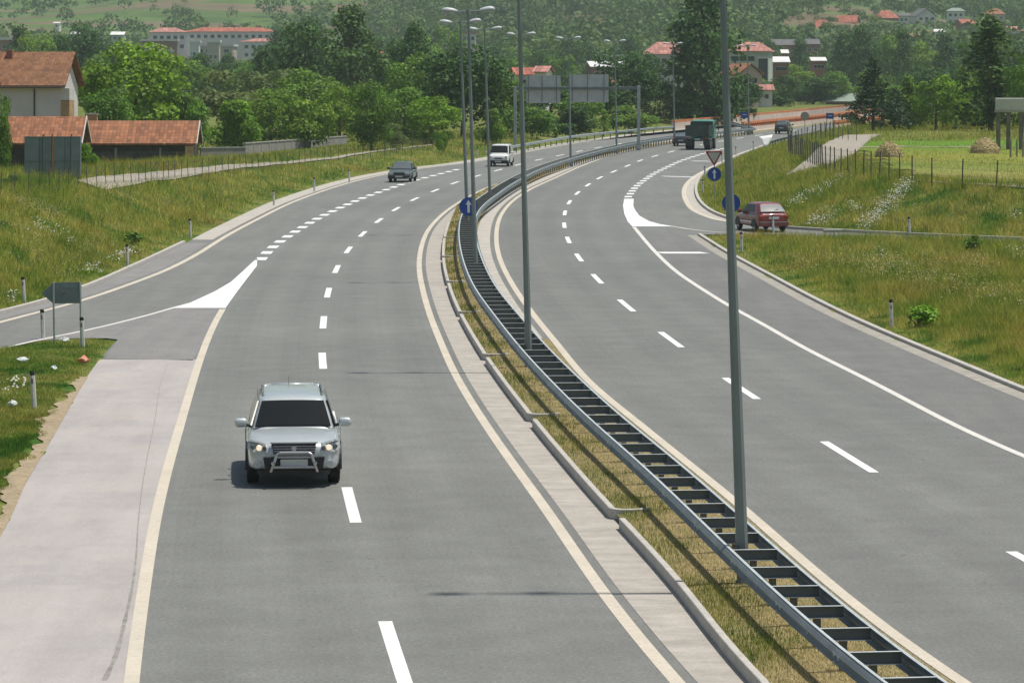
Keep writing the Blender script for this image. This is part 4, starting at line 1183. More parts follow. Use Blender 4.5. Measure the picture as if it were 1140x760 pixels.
# --- far-off woods on the hillside: one mass
def far_woods():
    r = np.random.default_rng(5)
    Ps = []; Ns = []; Sz = []
    def add(X, Y, w, h):
        z = zt(X, Y); n = 110
        m = len(X)
        d = r.normal(size=(m, n, 3)); d[..., 2] = np.abs(d[..., 2]) - .35; d /= np.linalg.norm(d, axis=-1)[..., None]
        rad = r.uniform(.72, 1.06, (m, n, 1))
        P = d * rad * np.stack([w / 2, w / 2, h / 2], -1)[:, None, :] + np.stack([X, Y, z + h * .48], -1)[:, None, :]
        N = d + r.normal(0, .5, d.shape); N /= np.linalg.norm(N, axis=-1)[..., None]
        Ps.append(P.reshape(-1, 3)); Ns.append(N.reshape(-1, 3)); Sz.append(np.repeat(w, n) * .155)
    N0 = 18000
    Y = 1000 + 2300 * r.random(N0) ** 1.5; X = r.uniform(-.175, .175, N0) * Y
    pxx = CX + F * X / Y
    dens = np.where(Y < 1120, .5, .05) + .78 * ss((pxx - 330) / 220)
    dens = dens * (.35 + .9 * (np.sin(X / 57 + Y / 260) * np.sin(Y / 83 + X / 140) > -.12))
    # hedgerows along the field strips on the left
    hed = (np.abs(np.sin((Y + X * .35) / 46)) < .10) & (pxx < 520)
    dens = np.where(hed, 1.0, dens)
    # woods thicker right above the valley on the left
    dens = np.where((Y < 1180) & (np.abs(pxx - 240) > 90), np.maximum(dens, .7), dens)
    k = r.random(N0) < dens
    # keep houses clear
    for hx, hy, hr in CLEAR: k &= ~((np.abs(X - hx - (hy - Y) * hx / -max(hy, 1)) < hr * 1.15) & (Y > hy - 150) & (Y < hy + hr)) if hy > 1000 else ~((np.abs(X - hx) < hr) & (np.abs(Y - hy) < hr))
    low = np.zeros(N0, bool)
    for hx, hy, hr in CLEAR:
        if hy > 1000: low |= (np.abs(X - hx * Y / hy) < hr * 1.3) & (Y > hy - 160) & (Y < hy + 4)
    k |= low & (r.random(N0) < .55) & np.all([(np.abs(X - hx) > hr * .7) | (np.abs(Y - hy) > 9) for hx, hy, hr in CLEAR], axis=0)
    X, Y, low = X[k], Y[k], low[k]
    w = 3.2 + 9.5 * r.random(len(X)) ** 1.8; h = w * r.uniform(.75, 1.4, len(X)); h = np.where(low, r.uniform(1.6, 4.2, len(X)), h); w = np.where(low, r.uniform(2.5, 5.5, len(X)), w)
    add(X, Y, w, h)
    P = np.concatenate(Ps); N = np.concatenate(Ns); S = np.concatenate(Sz)
    V, Fc = leaves(P, N, S, r, .9)
    o = np_mesh('hillside_woods', V, Fc, M['leaf_far'])
    tag(o, 'hazy woods and hedgerows covering the far hillside', kind='stuff')
M['leaf_far'] = leaf_material('hillside foliage', (.056, .120, .030), (.092, .175, .045), .25, .3, True)
# ------------------------------------------------------------------ grass
def blade_material(name, tint=(1, 1, 1), straw=.5):
    m = NT(name)
    geo = m.new('ShaderNodeNewGeometry')
    col = grass_color(m, straw)
    col = m.mix(col, m.ramp(geo.outputs['Random Per Island'], [(0.0, (.62, .72, .6)), (.55, (1.0, 1.0, 1.0)), (.86, (1.3, 1.2, 1.15)), (1.0, (2.1, 1.75, 1.7))]), 1.0, 'MULTIPLY')
    col = m.mix(col, tint, 1.0, 'MULTIPLY')
    m.color(col).set(Roughness=.7); m.b.inputs['Specular IOR Level'].default_value = .2
    tr = m.new('ShaderNodeBsdfTranslucent'); m.link(col, tr.inputs[0])
    mx = m.new('ShaderNodeMixShader'); mx.inputs[0].default_value = .35
    m.link(m.b.outputs[0], mx.inputs[1]); m.link(tr.outputs[0], mx.inputs[2]); m.link(mx.outputs[0], m.out.inputs[0])
    return m.m
M['blade'] = blade_material('wild grass blades', (2.1, 1.95, 1.42), .75)
M['blade_short'] = blade_material('short trodden grass blades', (1.6, 1.65, 1.3), .35)
def blades(name, X, Y, Z, h, w, m, label, r, lean=1.1):
    n = len(X); a = r.uniform(0, 6.28, n); b = r.uniform(0, 6.28, n); l = r.uniform(.05, lean, n) * h
    dx = np.cos(a) * w / 2; dy = np.sin(a) * w / 2
    V = np.stack([np.c_[X - dx, Y - dy, Z - .03], np.c_[X + dx, Y + dy, Z - .03], np.c_[X + np.cos(b) * l, Y + np.sin(b) * l, Z + h]], 1).reshape(-1, 3)
    o = np_mesh(name, V, np.arange(3 * n).reshape(n, 3), m)
    tag(o, label, kind='stuff'); return o
rg = np.random.default_rng(11)
def scatter(N, Y0, Y1, px0, px1, power=1.0):
    Y = (Y0 ** -power + rg.random(N) * (Y1 ** -power - Y0 ** -power)) ** (-1 / power)
    p = rg.uniform(px0, px1, N)
    return (p - CX) * Y / F, Y
def clump(X, Y, s=1.3, k=.9):
    return .5 + .5 * np.sin(X * s + 2 * np.sin(Y * .7)) * np.sin(Y * s * .8 + 1.5 * np.sin(X * k))
def masked(N, Y0, Y1, p0, p1, side, island, power=1.0):
    X, Y = scatter(N, Y0, Y1, p0, p1, power)
    L = X < xat(BC, np.minimum(Y, 460))
    il = bil(isl_l.astype(float), X, Y) > .5; ir = bil(isl_r.astype(float), X, Y) > .5
    isl = il | ir
    ok = (sdat(X, Y) > .02) & (L if side == 'l' else ~L) & (isl if island else ~isl)
    return X[ok], Y[ok]
def exclude_tracks(X, Y, paths):
    ok = np.ones(len(X), bool)
    for Q, w in paths:
        x = xat(Q, Y); ok &= ~((np.abs(X - x) < w) & (Y > Q[:, 1].min()) & (Y < Q[:, 1].max()))
    return ok
PATHS = [(lpath, .75), (twc, 1.5)]
# left island: short, some tufts
X, Y = masked(230000, 52, 105, -60, 140, 'l', True, 1.2)
e = sdat(X, Y); c = clump(X, Y, 2.2)
h = (.035 + .09 * rg.random(len(X)) * (.35 + c)) * np.clip(e / .5 + .25, .25, 1); 
k = (e > .3 + .25 * np.sin(Y * 2.1) * np.sin(Y * .7)) | (Y > 88)
blades('grass', X[k], Y[k], zt(X[k], Y[k]), h[k], rg.uniform(.010, .022, k.sum()), M['blade_short'], 'short green grass on the left island', rg)
# right island: tall meadow, shorter at the kerb
X, Y = masked(330000, 70, 175, 760, 1230, 'r', True, 1.0)
e = sdat(X, Y); c = clump(X, Y, .8)
h = (.06 + (.10 + .42 * rg.random(len(X)) ** 1.5) * np.clip((e - .3) / 2.2, .05, 1) * (.45 + .7 * c))
blades('grass', X, Y, zt(X, Y), h, np.maximum(.014, Y * 1.6e-4) * rg.uniform(.6, 1.4, len(X)), M['blade'], 'tall seeding grass on the island between the road and the side road', rg)
# right bank and hay field
X, Y = masked(420000, 145, 420, 770, 1260, 'r', False, .9)
e = sdat(X, Y); c = clump(X, Y, .7)
k = exclude_tracks(X, Y, PATHS); X, Y, e, c = X[k], Y[k], e[k], c[k]
fld = ss((e - 9) / 3) * (Y < 330)
thin = (fld < .5) | (rg.random(len(X)) < .35)
X, Y, e, c, fld = X[thin], Y[thin], e[thin], c[thin], fld[thin]
h = (.10 + .55 * rg.random(len(X)) ** 1.4 * (.4 + .8 * c)) * np.clip(e / 1.2, .2, 1) * (1 - .62 * fld)
h *= np.where((Y > 262) & (Y < 330) & (e > 9), 2.4, 1.0)
blades('grass', X, Y, zt(X, Y), h, Y * 1.7e-4 * rg.uniform(.6, 1.4, len(X)), M['blade'], 'tall wild grass on the right bank and field', rg)
# left bank and the meadow behind
X, Y = masked(470000, 96, 440, -60, 600, 'l', False, 1.0)
e = sdat(X, Y); c = clump(X, Y, .75)
k = exclude_tracks(X, Y, PATHS); X, Y, e, c = X[k], Y[k], e[k], c[k]
h = (.10 + .60 * rg.random(len(X)) ** 1.4 * (.35 + .9 * c)) * np.clip(e / 1.6, .12, 1) * np.where((e > 12) & (Y > 190), .4, 1)
blades('grass', X, Y, zt(X, Y), h, Y * 1.7e-4 * rg.uniform(.6, 1.4, len(X)), M['blade'], 'tall wild grass on the left bank and meadow', rg)
# median: green at the kerb, flattened hay toward the rail
def hay_material():
    m = NT('mown hay blades'); g = m.new('ShaderNodeNewGeometry')
    col = m.ramp(g.outputs['Random Per Island'], [(0.0, (.26, .20, .08)), (.5, (.46, .37, .17)), (1.0, (.62, .52, .28))])
    m.color(col).set(Roughness=.8); return m.m
M['hay'] = hay_material()
N = 150000
Y = (38. ** -1.1 + rg.random(N) * (330. ** -1.1 - 38. ** -1.1)) ** (-1 / 1.1); t = rg.random(N)
lx = np.interp(Y, Ym, ML_); rx = np.interp(Y, Ym, MR_)
X = lx + .03 + (rx - lx - .06) * t; Z = median_z(t, Y)
gm = t < (.15 + .26 * np.sin(Y * .9) * np.sin(Y * .37 + 1) + .16 * rg.normal(size=N))
h = np.where(gm, .03 + .10 * rg.random(N), .015 + .05 * rg.random(N))
k = gm
blades('grass', X[k], Y[k], Z[k], h[k], np.maximum(.012, Y[k] * 1.8e-4) * rg.uniform(.6, 1.3, k.sum()), M['blade_short'], 'green grass along the median kerb', rg, .6)
k = ~gm
blades('hay', X[k], Y[k], Z[k] + .01, h[k] * .6, np.maximum(.012, Y[k] * 1.8e-4), M['hay'], 'dry mown hay lying under the median guard rail', rg, 3.5)
# wild flowers: white umbels in drifts on the banks
def flowers(name, spots, m, label, size, zoff=.35):
    P = []
    for p0, p1, n, sd in spots:
        for i in range(n):
            t = rg.random(); p = p0[0] * (1 - t) + p1[0] * t + rg.normal(0, sd); q = p0[1] * (1 - t) + p1[1] * t + rg.normal(0, sd * .6)
            x, y, z = GT(p, q)
            if sdat(x, y) < .15 and not (0 < sdat(x, y)): continue
            for j in range(3):
                P.append((x + rg.normal(0, .10), y + rg.normal(0, .15), z + rg.uniform(.3, 1.0) * zoff))
    P = np.array(P); Nn = rg.normal(0, .35, P.shape); Nn[:, 2] += 1; Nn[:, 1] -= .3; Nn /= np.linalg.norm(Nn, axis=1)[:, None]
    V, Fc = leaves(P, Nn, size, rg, .9)
    tag(np_mesh(name, V, Fc, m), label, kind='stuff')
M['umbel'] = simple('white flower heads', (.47, .48, .42), .8, 0, .1)
M['pinkgrass'] = simple('pinkish seed heads', (.31, .265, .145), .85, 0, .2)
flowers('wildflowers', [((1012, 208), (962, 256), 300, 5.5), ((940, 200), (880, 232), 130, 4), ((930, 236), (900, 252), 50, 5), ((948, 232), (955, 238), 25, 4), ((905, 248), (925, 250), 30, 5),
                        ((1128, 240), (1134, 250), 14, 3), ((1120, 280), (1140, 290), 20, 4), ((975, 282), (985, 288), 10, 3)], M['umbel'], 'white umbel flowers in drifts on the right bank', .075)
flowers('wildflowers', [((128, 290), (150, 280), 40, 3), ((95, 302), (110, 300), 25, 4), ((40, 250), (60, 262), 25, 6), ((10, 330), (14, 338), 14, 3), ((0, 440), (24, 424), 14, 5), ((60, 258), (80, 272), 20, 4)], M['umbel'], 'white umbel flowers on the left bank and island', .085, .22)
flowers('seed_heads', [((20, 232), (70, 246), 170, 5), ((100, 205), (150, 232), 150, 6), ((0, 250), (60, 300), 120, 9), ((180, 235), (280, 215), 120, 6), ((880, 300), (1100, 302), 420, 11), ((960, 300), (1140, 345), 420, 11), ((1000, 240), (1140, 245), 160, 9), ((130, 260), (60, 320), 160, 10), ((830, 200), (900, 190), 160, 7)],
        M['pinkgrass'], 'pale pinkish seed heads over the tall grass', .050, .55)
M['yellowfl'] = simple('yellow meadow flowers', (.30, .27, .03), .8)
flowers('wildflowers', [((1000, 184), (1150, 180), 130, 5), ((1050, 188), (1150, 186), 70, 3)], M['yellowfl'], 'yellow flowers in the hay field on the right', .08, .3)
# the broad-leaved bush by the right kerb
def leafy_clump(name, label, pxx, pyb, w, h, n, size, m):
    x, y, z = GT(pxx, pyb); r = np.random.default_rng(int(pxx))
    rt = thing(name, label, 'bush', (x, y, z))
    lob = []
    for i in range(9):
        t = r.uniform(0, 6.28); q = r.uniform(0, .36) * w; lob.append((q * math.cos(t), q * math.sin(t), r.uniform(.3, .7) * h, .22 * w, .22 * w, .26 * h))
    P, N = lobes_points(lob, n / sum((a[3] * a[4] * a[5]) ** (2 / 3) for a in lob), r); N[:, 2] += .6; N /= np.linalg.norm(N, axis=1)[:, None]
    P[:, 2] = np.maximum(P[:, 2], .03); V, Fc = leaves(P, N, size, r, .8)
    np_mesh('foliage', V, Fc, m, rt)
    b = MB()
    for i in range(8): b.tube((0, 0, -.05), (r.uniform(-.35, .35) * w, r.uniform(-.3, .3) * w, h * .6), .015, .006, n=5)
    b.build('stem', M['bark'], rt)
leafy_clump('bush', 'bright broad leaved bush beside the marker post on the right island', 1022, 365, 1.25, .75, 420, .15, M['leaf_bright'])
leafy_clump('bush', 'small dark weed clump in the middle of the left bank', 147, 272, 1.1, .6, 260, .16, M['leaf_mid'])
leafy_clump('bush', 'tall green weed tuft at the far side of the right island', 1085, 285, .9, .95, 240, .14, M['leaf_mid'])
# ------------------------------------------------------------------ buildings
def tiles(name, c0, c1, sx=3.2, sy=2.6):
    m = NT(name); co = m.coord()
    sep = m.new('ShaderNodeSeparateXYZ'); m.link(co, sep.inputs[0])
    a = m.math('FRACT', m.math('MULTIPLY', sep.outputs[0], sx)); b = m.math('FRACT', m.math('MULTIPLY', m.math('ADD', sep.outputs[2], m.math('MULTIPLY', sep.outputs[1], .001)), sy * 1.9))
    n = m.noise(co, .8, 5, .7); n2 = m.new('ShaderNodeTexWhiteNoise'); 
    q = m.new('ShaderNodeVectorMath'); q.operation = 'FLOOR'; s_ = m.mapping(co, (sx, .01, sy * 1.9)); m.link(s_, q.inputs[0]); m.link(q.outputs[0], n2.inputs['Vector'])
    col = m.ramp(n, [(0.3, c0), (0.7, c1)])
    col = m.mix(col, m.ramp(n2.outputs['Value'], [(0.0, .68), (1.0, 1.25)]), 1.0, 'MULTIPLY')
    col = m.mix(col, m.ramp(a, [(0.0, .62), (0.18, 1.0), (.85, 1.05), (1.0, .7)]), 1.0, 'MULTIPLY')
    col = m.mix(col, m.ramp(b, [(0.0, .60), (0.2, 1.0)]), 1.0, 'MULTIPLY')
    m.color(col).set(Roughness=.85); return m.m
M['tile_brown'] = tiles('weathered brown roof tiles', (.175, .078, .036), (.27, .125, .060), 4.0, 3.2)
M['tile_orange'] = tiles('orange clay roof tiles', (.22, .085, .040), (.345, .145, .066), 3.2, 2.2)
M['tile_far'] = tiles('far red clay roof', (.30, .085, .055), (.42, .13, .08), 1.2, 1.0)
M['tile_pink'] = tiles('faded pink roof', (.36, .15, .12), (.46, .21, .17), 1.0, .8)
M['roof_dark'] = simple('dark slate roof', (.11, .105, .11), .8, 0, .2, .6)
M['roof_green'] = simple('grey green sheet roof', (.22, .27, .22), .6, 0, .15, .6)
M['roof_white'] = simple('white sheet roof', (.70, .70, .68), .5, 0, .08, .6)
M['plaster'] = simple('off white plaster', (.60, .57, .55), .9, 0, .10, .5)
M['plaster_w'] = simple('white plaster', (.66, .65, .62), .9, 0, .08, .5)
M['plaster_g'] = simple('grey green plaster', (.42, .45, .40), .9, 0, .1, .4)
M['beige'] = simple('beige render', (.46, .38, .31), .9, 0, .12, .4)
M['tan'] = simple('tan brickwork', (.40, .27, .13), .9, 0, .2, 2)
M['brickred'] = simple('dull red brick', (.26, .115, .085), .9, 0, .15, .6)
M['block'] = concrete('grey block work', (.30, .285, .27), scale=.8, stain=.35)
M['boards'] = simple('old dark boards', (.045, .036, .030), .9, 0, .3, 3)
M['verge'] = simple('dark fascia board', (.05, .035, .03), .8)
M['win'] = simple('dark window glass', (.04, .05, .055), .15, 0, .3, .7)
M['winframe'] = simple('white window frame', (.6, .6, .58), .5)
M['concrete_b'] = concrete('weathered frame concrete', (.40, .39, .37), scale=.7, stain=.3)
CLEAR = []

def house(label, pxx, Y, wpx, ridge, eave, dep, wall, roof, rz=0.0, style='gable', ov=.45, chimney=None, wins=(), zb=None, win_m='win', name='house', cat='house', front=None, group=None, wz=(1.1, 1.1)):
    """ridge along local x; the front wall faces the road"""
    X = atY(pxx, Y); w = wpx * Y / F
    zr = CH - (ridge - HY) * Y / F; ze = CH - (eave - HY) * Y / F
    zg = gz(X, Y) if zb is None else zb
    r = thing(name, label, cat, (X, Y, zg), R(rz), group)
    H = ze - zg; Hr = max(.3, zr - ze); hw = w / 2 - ov; hd = dep / 2
    b = MB()
    if style == 'gable':
        prof = [(-hd, -1.5), (hd, -1.5), (hd, H), (0, H + Hr * (hd / (hd + ov))), (-hd, H)]
        b.loft([[(-hw, y, z) for y, z in prof], [(hw, y, z) for y, z in prof]])
    elif style == 'front':          # gable toward the viewer
        prof = [(-hw, -1.5), (hw, -1.5), (hw, H), (0, H + Hr * .93), (-hw, H)]
        b.loft([[(x, -hd, z) for x, z in prof], [(x, hd, z) for x, z in prof]])
    else:
        b.box((0, 0, (H - 1.5) / 2), (2 * hw, 2 * hd, H + 1.5))
    b.build('wall', wall, r)
    b = MB(); t = .14
    if style == 'gable':
        sl = Hr / (hd + ov)
        prof = [(-hd - ov, H - sl * .0), (0, H + Hr), (hd + ov, H), (hd + ov, H + t), (0, H + Hr + t), (-hd - ov, H + t)]
        prof = [(y, z + .02) for y, z in prof]
        b.loft([[(-w / 2, y, z) for y, z in prof], [(w / 2, y, z) for y, z in prof]])
    elif style == 'front':
        prof = [(-w / 2, H), (0, H + Hr), (w / 2, H), (w / 2, H + t), (0, H + Hr + t), (-w / 2, H + t)]
        b.loft([[(x, -hd - ov, z) for x, z in prof], [(x, hd + ov, z) for x, z in prof]])
    elif style == 'hip':
        e = [(-w / 2, -hd - ov, H), (w / 2, -hd - ov, H), (w / 2, hd + ov, H), (-w / 2, hd + ov, H)]
        k = min(w * .3, hd + ov)
        e2 = [(x, y, H + t) for x, y, _ in e]
        b.add(e + e2 + [(-w / 2 + k, 0, H + Hr), (w / 2 - k, 0, H + Hr)], [(3, 2, 1, 0), (0, 1, 5, 4), (1, 2, 6, 5), (2, 3, 7, 6), (3, 0, 4, 7), (4, 5, 9, 8), (5, 6, 9), (6, 7, 8, 9), (7, 4, 8)])
    else:
        b.box((0, 0, H + Hr / 2), (w, dep + 2 * ov, Hr))
    rf = b.build('roof', roof, r)
    if chimney:
        for cx, cw, chh, mm in chimney:
            b = MB(); b.box((cx * w / 2, .25, H + Hr * .75 + chh / 2), (cw, cw, chh + Hr * .5)); b.box((cx * w / 2, .25, H + Hr + chh + .0), (cw * 1.25, cw * 1.25, .12)); b.build('chimney', mm, rf)
    w0 = None
    for (u, vz, ww, hh) in wins:     # u across, height above eave line downwards
        b = MB(); b.box((0, 0, 0), (ww, .08, hh))
        if abs(u) <= 1:
            loc = (u * hw, -hd - .015, H - vz); rot = (0, 0, 0)
        else:
            loc = (math.copysign(hw + .015, u), (abs(u) - 2) * hd, H - vz); rot = (0, 0, R(90))
        wn = b.build('window', M['winframe'], r); wn.location = loc; wn.rotation_euler = rot
        b = MB(); b.box((0, -.05 if abs(u) <= 1 or u < 0 else -.05, 0), (ww * .86, .03, hh * .86)); b.build('pane', M[win_m], wn)
    CLEAR.append((X, Y, w * .75 + 4))
    return r, hw, hd, H, Hr

# white house at the left edge
r, hw, hd, H, Hr = house('white house with a brown tiled roof and red chimney behind the sheds', 17, 272, 136, 60, 97, 6.4, M['plaster'], M['tile_brown'], rz=-5, ov=.5, zb=.2)
b = MB(); b.box((-.30, -.55, H + Hr * .88), (.5, .5, 1.25)); b.build('chimney', M['brickred'], r, bevel=.02)
b = MB(); b.tube((2.35, -hd - .06, 0), (2.35, -hd - .06, H - .1), .06, n=8); b.build('drain_pipe', M['verge'], r)
b = MB(); b.tube((-hw - .5, -hd - .56, H + .03), (hw + .5, -hd - .56, H + .03), .07, n=8); b.build('gutter', M['verge'], r)
b = MB(); b.box((hw + .35, -hd + .9, H - .55), (.75, 1.9, .95)); b.build('balcony', M['winframe'], r)
b = MB(); b.box((hw + .36, -hd + .9, H - 2.6), (.70, 1.8, 3.1)); b.build('bay_wall', M['tan'], r)
b = MB()
x0 = -1.5
prof = [(-1.0, 0), (1.0, 0), (0, 2.6)]
b.loft([[(x0 + x, -hd - 1.3, H + .55 + z) for x, z in prof], [(x0 + x, .2, H + .55 + z) for x, z in prof]]); b.build('dormer', M['brickred'], r)
b = MB()
for s in (-1, 1):
    b.loft([[(x0 + s * 1.2, y, H + .30), (x0 + s * 1.2, y, H + .48), (x0, y, H + 3.45), (x0, y, H + 3.25)] for y in (-hd - 1.5, .2)])
b.build('dormer_roof', M['tile_brown'], r)
# two sheds
r, hw, hd, H, Hr = house('long low shed with an orange tiled roof and open dark front, at the left edge', 18, 258, 156, 132, 160.5, 5.0, M['boards'], M['tile_orange'], rz=0, ov=.35, zb=-.3, name='shed', cat='shed')
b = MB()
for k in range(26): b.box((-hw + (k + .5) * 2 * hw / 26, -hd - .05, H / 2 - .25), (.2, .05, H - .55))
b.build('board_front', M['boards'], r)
b = MB(); b.box((0, -hd - .10, H - .10), (2 * hw, .1, .12)); b.build('lintel', M['verge'], r)
for s in (-1, 1):
    b = MB(); b.loft([[(hw + .36, s * (hd + .36), H + .0), (hw + .36, s * (hd + .36), H + .2), (hw + .36, 0, H + Hr + .22), (hw + .36, 0, H + Hr)], [(hw + .42, s * (hd + .36), H + .0), (hw + .42, s * (hd + .36), H + .2), (hw + .42, 0, H + Hr + .22), (hw + .42, 0, H + Hr)]])
    b.build('barge_board', M['plaster'], r)
r, hw, hd, H, Hr = house('low orange tiled shed with a tan corner pillar, right of the big sign back', 158, 266, 128, 136.5, 161, 4.6, M['boards'], M['tile_orange'], rz=0, ov=.3, zb=-.4, name='shed', cat='shed')
b = MB(); b.box((hw - .28, -hd - .06, H / 2 - .2), (.62, .5, H + .3)); b.build('pillar', M['tan'], r)
b = MB(); b.box((-hw * .42, -hd - .05, H / 2 - .2), (.22, .12, H)); b.box((hw * .4, -hd - .05, H / 2 - .2), (.14, .1, H)); b.build('post', M['block'], r)
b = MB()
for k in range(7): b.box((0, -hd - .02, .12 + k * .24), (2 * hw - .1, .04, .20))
b.build('block_wall', simple('dark block wall', (.075, .072, .07), .9, 0, .3, 2), r)  # block courses in an almost black grey
for s in (-1, 1):
    b = MB(); b.loft([[(hw + .31, s * (hd + .31), H + .0), (hw + .31, s * (hd + .31), H + .18), (hw + .31, 0, H + Hr + .2), (hw + .31, 0, H + Hr)], [(hw + .37, s * (hd + .31), H + .0), (hw + .37, s * (hd + .31), H + .18), (hw + .37, 0, H + Hr + .2), (hw + .37, 0, H + Hr)]])
    b.build('barge_board', M['plaster'], r)
X = atY(97, 268)
r = thing('brick_stack', 'stubby tan brick stack between the two shed roofs', 'chimney', (X, 271, 0))
b = MB(); b.box((0, 0, 1.95), (.9, .7, 4.2)); b.build('shaft', M['tan'], r)
b = MB(); b.box((0, 0, 4.1), (1.02, .82, .12)); b.build('cap', M['concrete_b'], r)
# garden walls
def wall(label, a, b_, za, zb2, m):
    (x0, y0), (x1, y1) = a, b_
    r = thing('garden_wall', label, 'wall', (x0, y0, 0))
    L = math.hypot(x1 - x0, y1 - y0); r.rotation_euler = (0, 0, math.atan2(y1 - y0, x1 - x0))
    b = MB(); b.loft([[(0, -.1, -.8), (0, .1, -.8), (0, .1, za), (0, -.1, za)], [(L, -.1, -.8), (L, .1, -.8), (L, .1, zb2), (L, -.1, zb2)]]); b.build('wall', m, r)
    b = MB(); b.loft([[(-.03, -.15, za + .003), (-.03, .15, za + .003), (-.03, .15, za + .08), (-.03, -.15, za + .08)], [(L + .03, -.15, zb2 + .003), (L + .03, .15, zb2 + .003), (L + .03, .15, zb2 + .08), (L + .03, -.15, zb2 + .08)]]); b.build('coping', M['concrete_b'], r)
    n = int(L / 2.6)
    for k in range(1, n):
        t = k / n; b = MB(); b.box((L * t, -.12, (za * (1 - t) + zb2 * t) / 2 - .4), (.14, .05, (za * (1 - t) + zb2 * t) + .75)); b.build('pier', M['concrete_b'], r)
wall('short grey garden wall joining the right end of the orange roofed shed', (atY(223, 266), 266), (atY(273, 268), 268), 1.45, 1.45, M['block'])
wall('long grey garden wall in front of the trees, ending beside the upright bright tree', (atY(272, 285), 285), (atY(385, 322), 322), 1.35, 1.15, M['block'])

# far buildings ---------------------------------------------------
def wingrid(n, rows, ww=1.3, hh=1.3, lo=-.9, hi=.9):
    return [(lo + (hi - lo) * (k + .5) / n, z, ww, hh) for k in range(n) for z in rows]
house('long pale apartment block with a red roof on the left hillside', 258, 1215, 104, 30.5, 36, 12, M['plaster_w'], M['tile_far'], rz=-3, style='hip', wins=wingrid(12, (1.6,), 1.5, 1.3), name='apartment_block', cat='apartment block', chimney=((-.55, .9, .5, M['brickred']), (.05, .9, .5, M['brickred']), (.6, .9, .5, M['brickred'])))
house('left end of the pale apartments, shorter and with a faded red hip roof', 187, 1205, 44, 31, 36.5, 12, M['plaster_w'], M['tile_pink'], rz=8, style='hip', wins=wingrid(5, (1.8, 5.0), 1.5, 1.4), name='apartment_block', cat='apartment block')
house('brown fronted terrace block below the pale apartments, with flat roof', 178, 1180, 42, 44, 46, 10, M['brickred'], M['plaster'], rz=4, style='flat', wins=[(0, 3.4, 10.5, .8), (.1, 6.6, 9.5, .8)], win_m='plaster', name='terrace_block', cat='apartment block')
house('white balconied block below the middle of the pale apartments', 240, 1180, 46, 50, 52, 10, M['beige'], M['plaster'], rz=-4, style='flat', wins=wingrid(4, (1.6, 4.8), 2.2, 1.3), name='terrace_block', cat='apartment block')
house('lower white terrace block at the right end of the pale apartments', 295, 1190, 52, 43, 47, 10, M['plaster_w'], M['tile_pink'], rz=-4, style='hip', wins=wingrid(6, (1.7, 4.6), 1.4, 1.4), name='terrace_block', cat='apartment block')
house('narrow white stair tower in front of the apartments, the left one of two', 217, 1165, 13, 46, 47.5, 5, M['plaster_w'], M['roof_white'], style='flat', wins=[(0, 4, 1, 1.2)], name='stair_tower', cat='tower')
house('white topped beige stair tower in front of the apartments, the right one of two', 238, 1160, 16, 45, 47.5, 5, M['beige'], M['roof_white'], style='flat', wins=[(-.4, 5, 1, 1.4), (.4, 5, 1, 1.4)], name='stair_tower', cat='tower')
house('brown brick building with a pale roof edge at the far left', 4, 1000, 40, 41.5, 45, 12, M['brickred'], M['plaster'], style='flat', wins=wingrid(4, (2.0,), 1.4, 1.2), name='brick_building', cat='building')
house('tiny white house on the left hillside above the trees', 64, 1500, 8, 25, 26.5, 6, M['plaster_w'], M['roof_white'], style='gable', wins=[(0, 1, .9, .9)])
house('small white house half hidden among trees on the left hillside', 86, 1180, 12, 36, 38.5, 7, M['plaster_w'], M['roof_white'], style='gable', wins=[(0, 1, .9, .9)])
house('small white house above the big walnut crown', 132, 1120, 16, 36, 39.5, 8, M['plaster'], M['plaster_w'], style='gable', wins=[(-.4, 1, .9, .9), (.4, 1, .9, .9)])
house('beige apartment house above the large dark round tree, left half', 501, 1150, 20, 37, 38.5, 10, M['beige'], M['brickred'], style='flat', wins=wingrid(3, (1.4, 3.8), 1.2, 1.3), name='apartment_block', cat='apartment block')
house('pinkish apartment house above the large dark round tree, right half', 522, 1160, 18, 36, 38, 10, M['plaster'], M['tile_pink'], style='flat', wins=wingrid(3, (1.6, 4.0), 1.2, 1.3), name='apartment_block', cat='apartment block')
house('small red roofed house in the gap right of the tall dark tree', 424, 820, 14, 58, 62.5, 6, M['plaster_w'], M['tile_far'], style='gable', wins=[(-.4, 1.2, .9, .9), (.4, 1.2, .9, .9)])
house('red roofed house left above the sign gantry, the left one of two', 588, 600, 38, 76, 84, 8, M['plaster'], M['tile_far'], rz=8, wins=[(-.5, 1.2, 1, 1), (.5, 1.2, 1, 1)])
house('smaller red roofed house left above the sign gantry, the right one of two', 605, 590, 18, 74.5, 81, 6, M['plaster'], M['tile_pink'], rz=-12, wins=[(0, 1.2, 1, 1)])
house('long low white roofed workshop above the right gantry sign', 674, 760, 42, 69, 75, 12, M['brickred'], M['roof_white'], rz=6, wins=wingrid(5, (1.5,), 1.2, 1.0), name='workshop', cat='building')
house('flat white building behind the workshop above the right gantry sign', 680, 830, 34, 61, 64, 10, M['plaster_g'], M['roof_white'], style='flat', wins=wingrid(4, (1.5,), 1.2, 1.1), name='workshop', cat='building')
house('small orange roofed hut right of the gantry sign boards', 683, 640, 14, 86, 92, 5, M['tan'], M['tile_orange'], wins=[(0, .9, .7, .7)], name='hut', cat='hut')
house('long building with a faded pink hip roof left of the tallest poplar', 742, 780, 56, 47, 61, 12, M['plaster_g'], M['tile_pink'], style='hip', wins=wingrid(6, (1.5, 4.2), 1.4, 1.4), name='apartment_block', cat='apartment block')
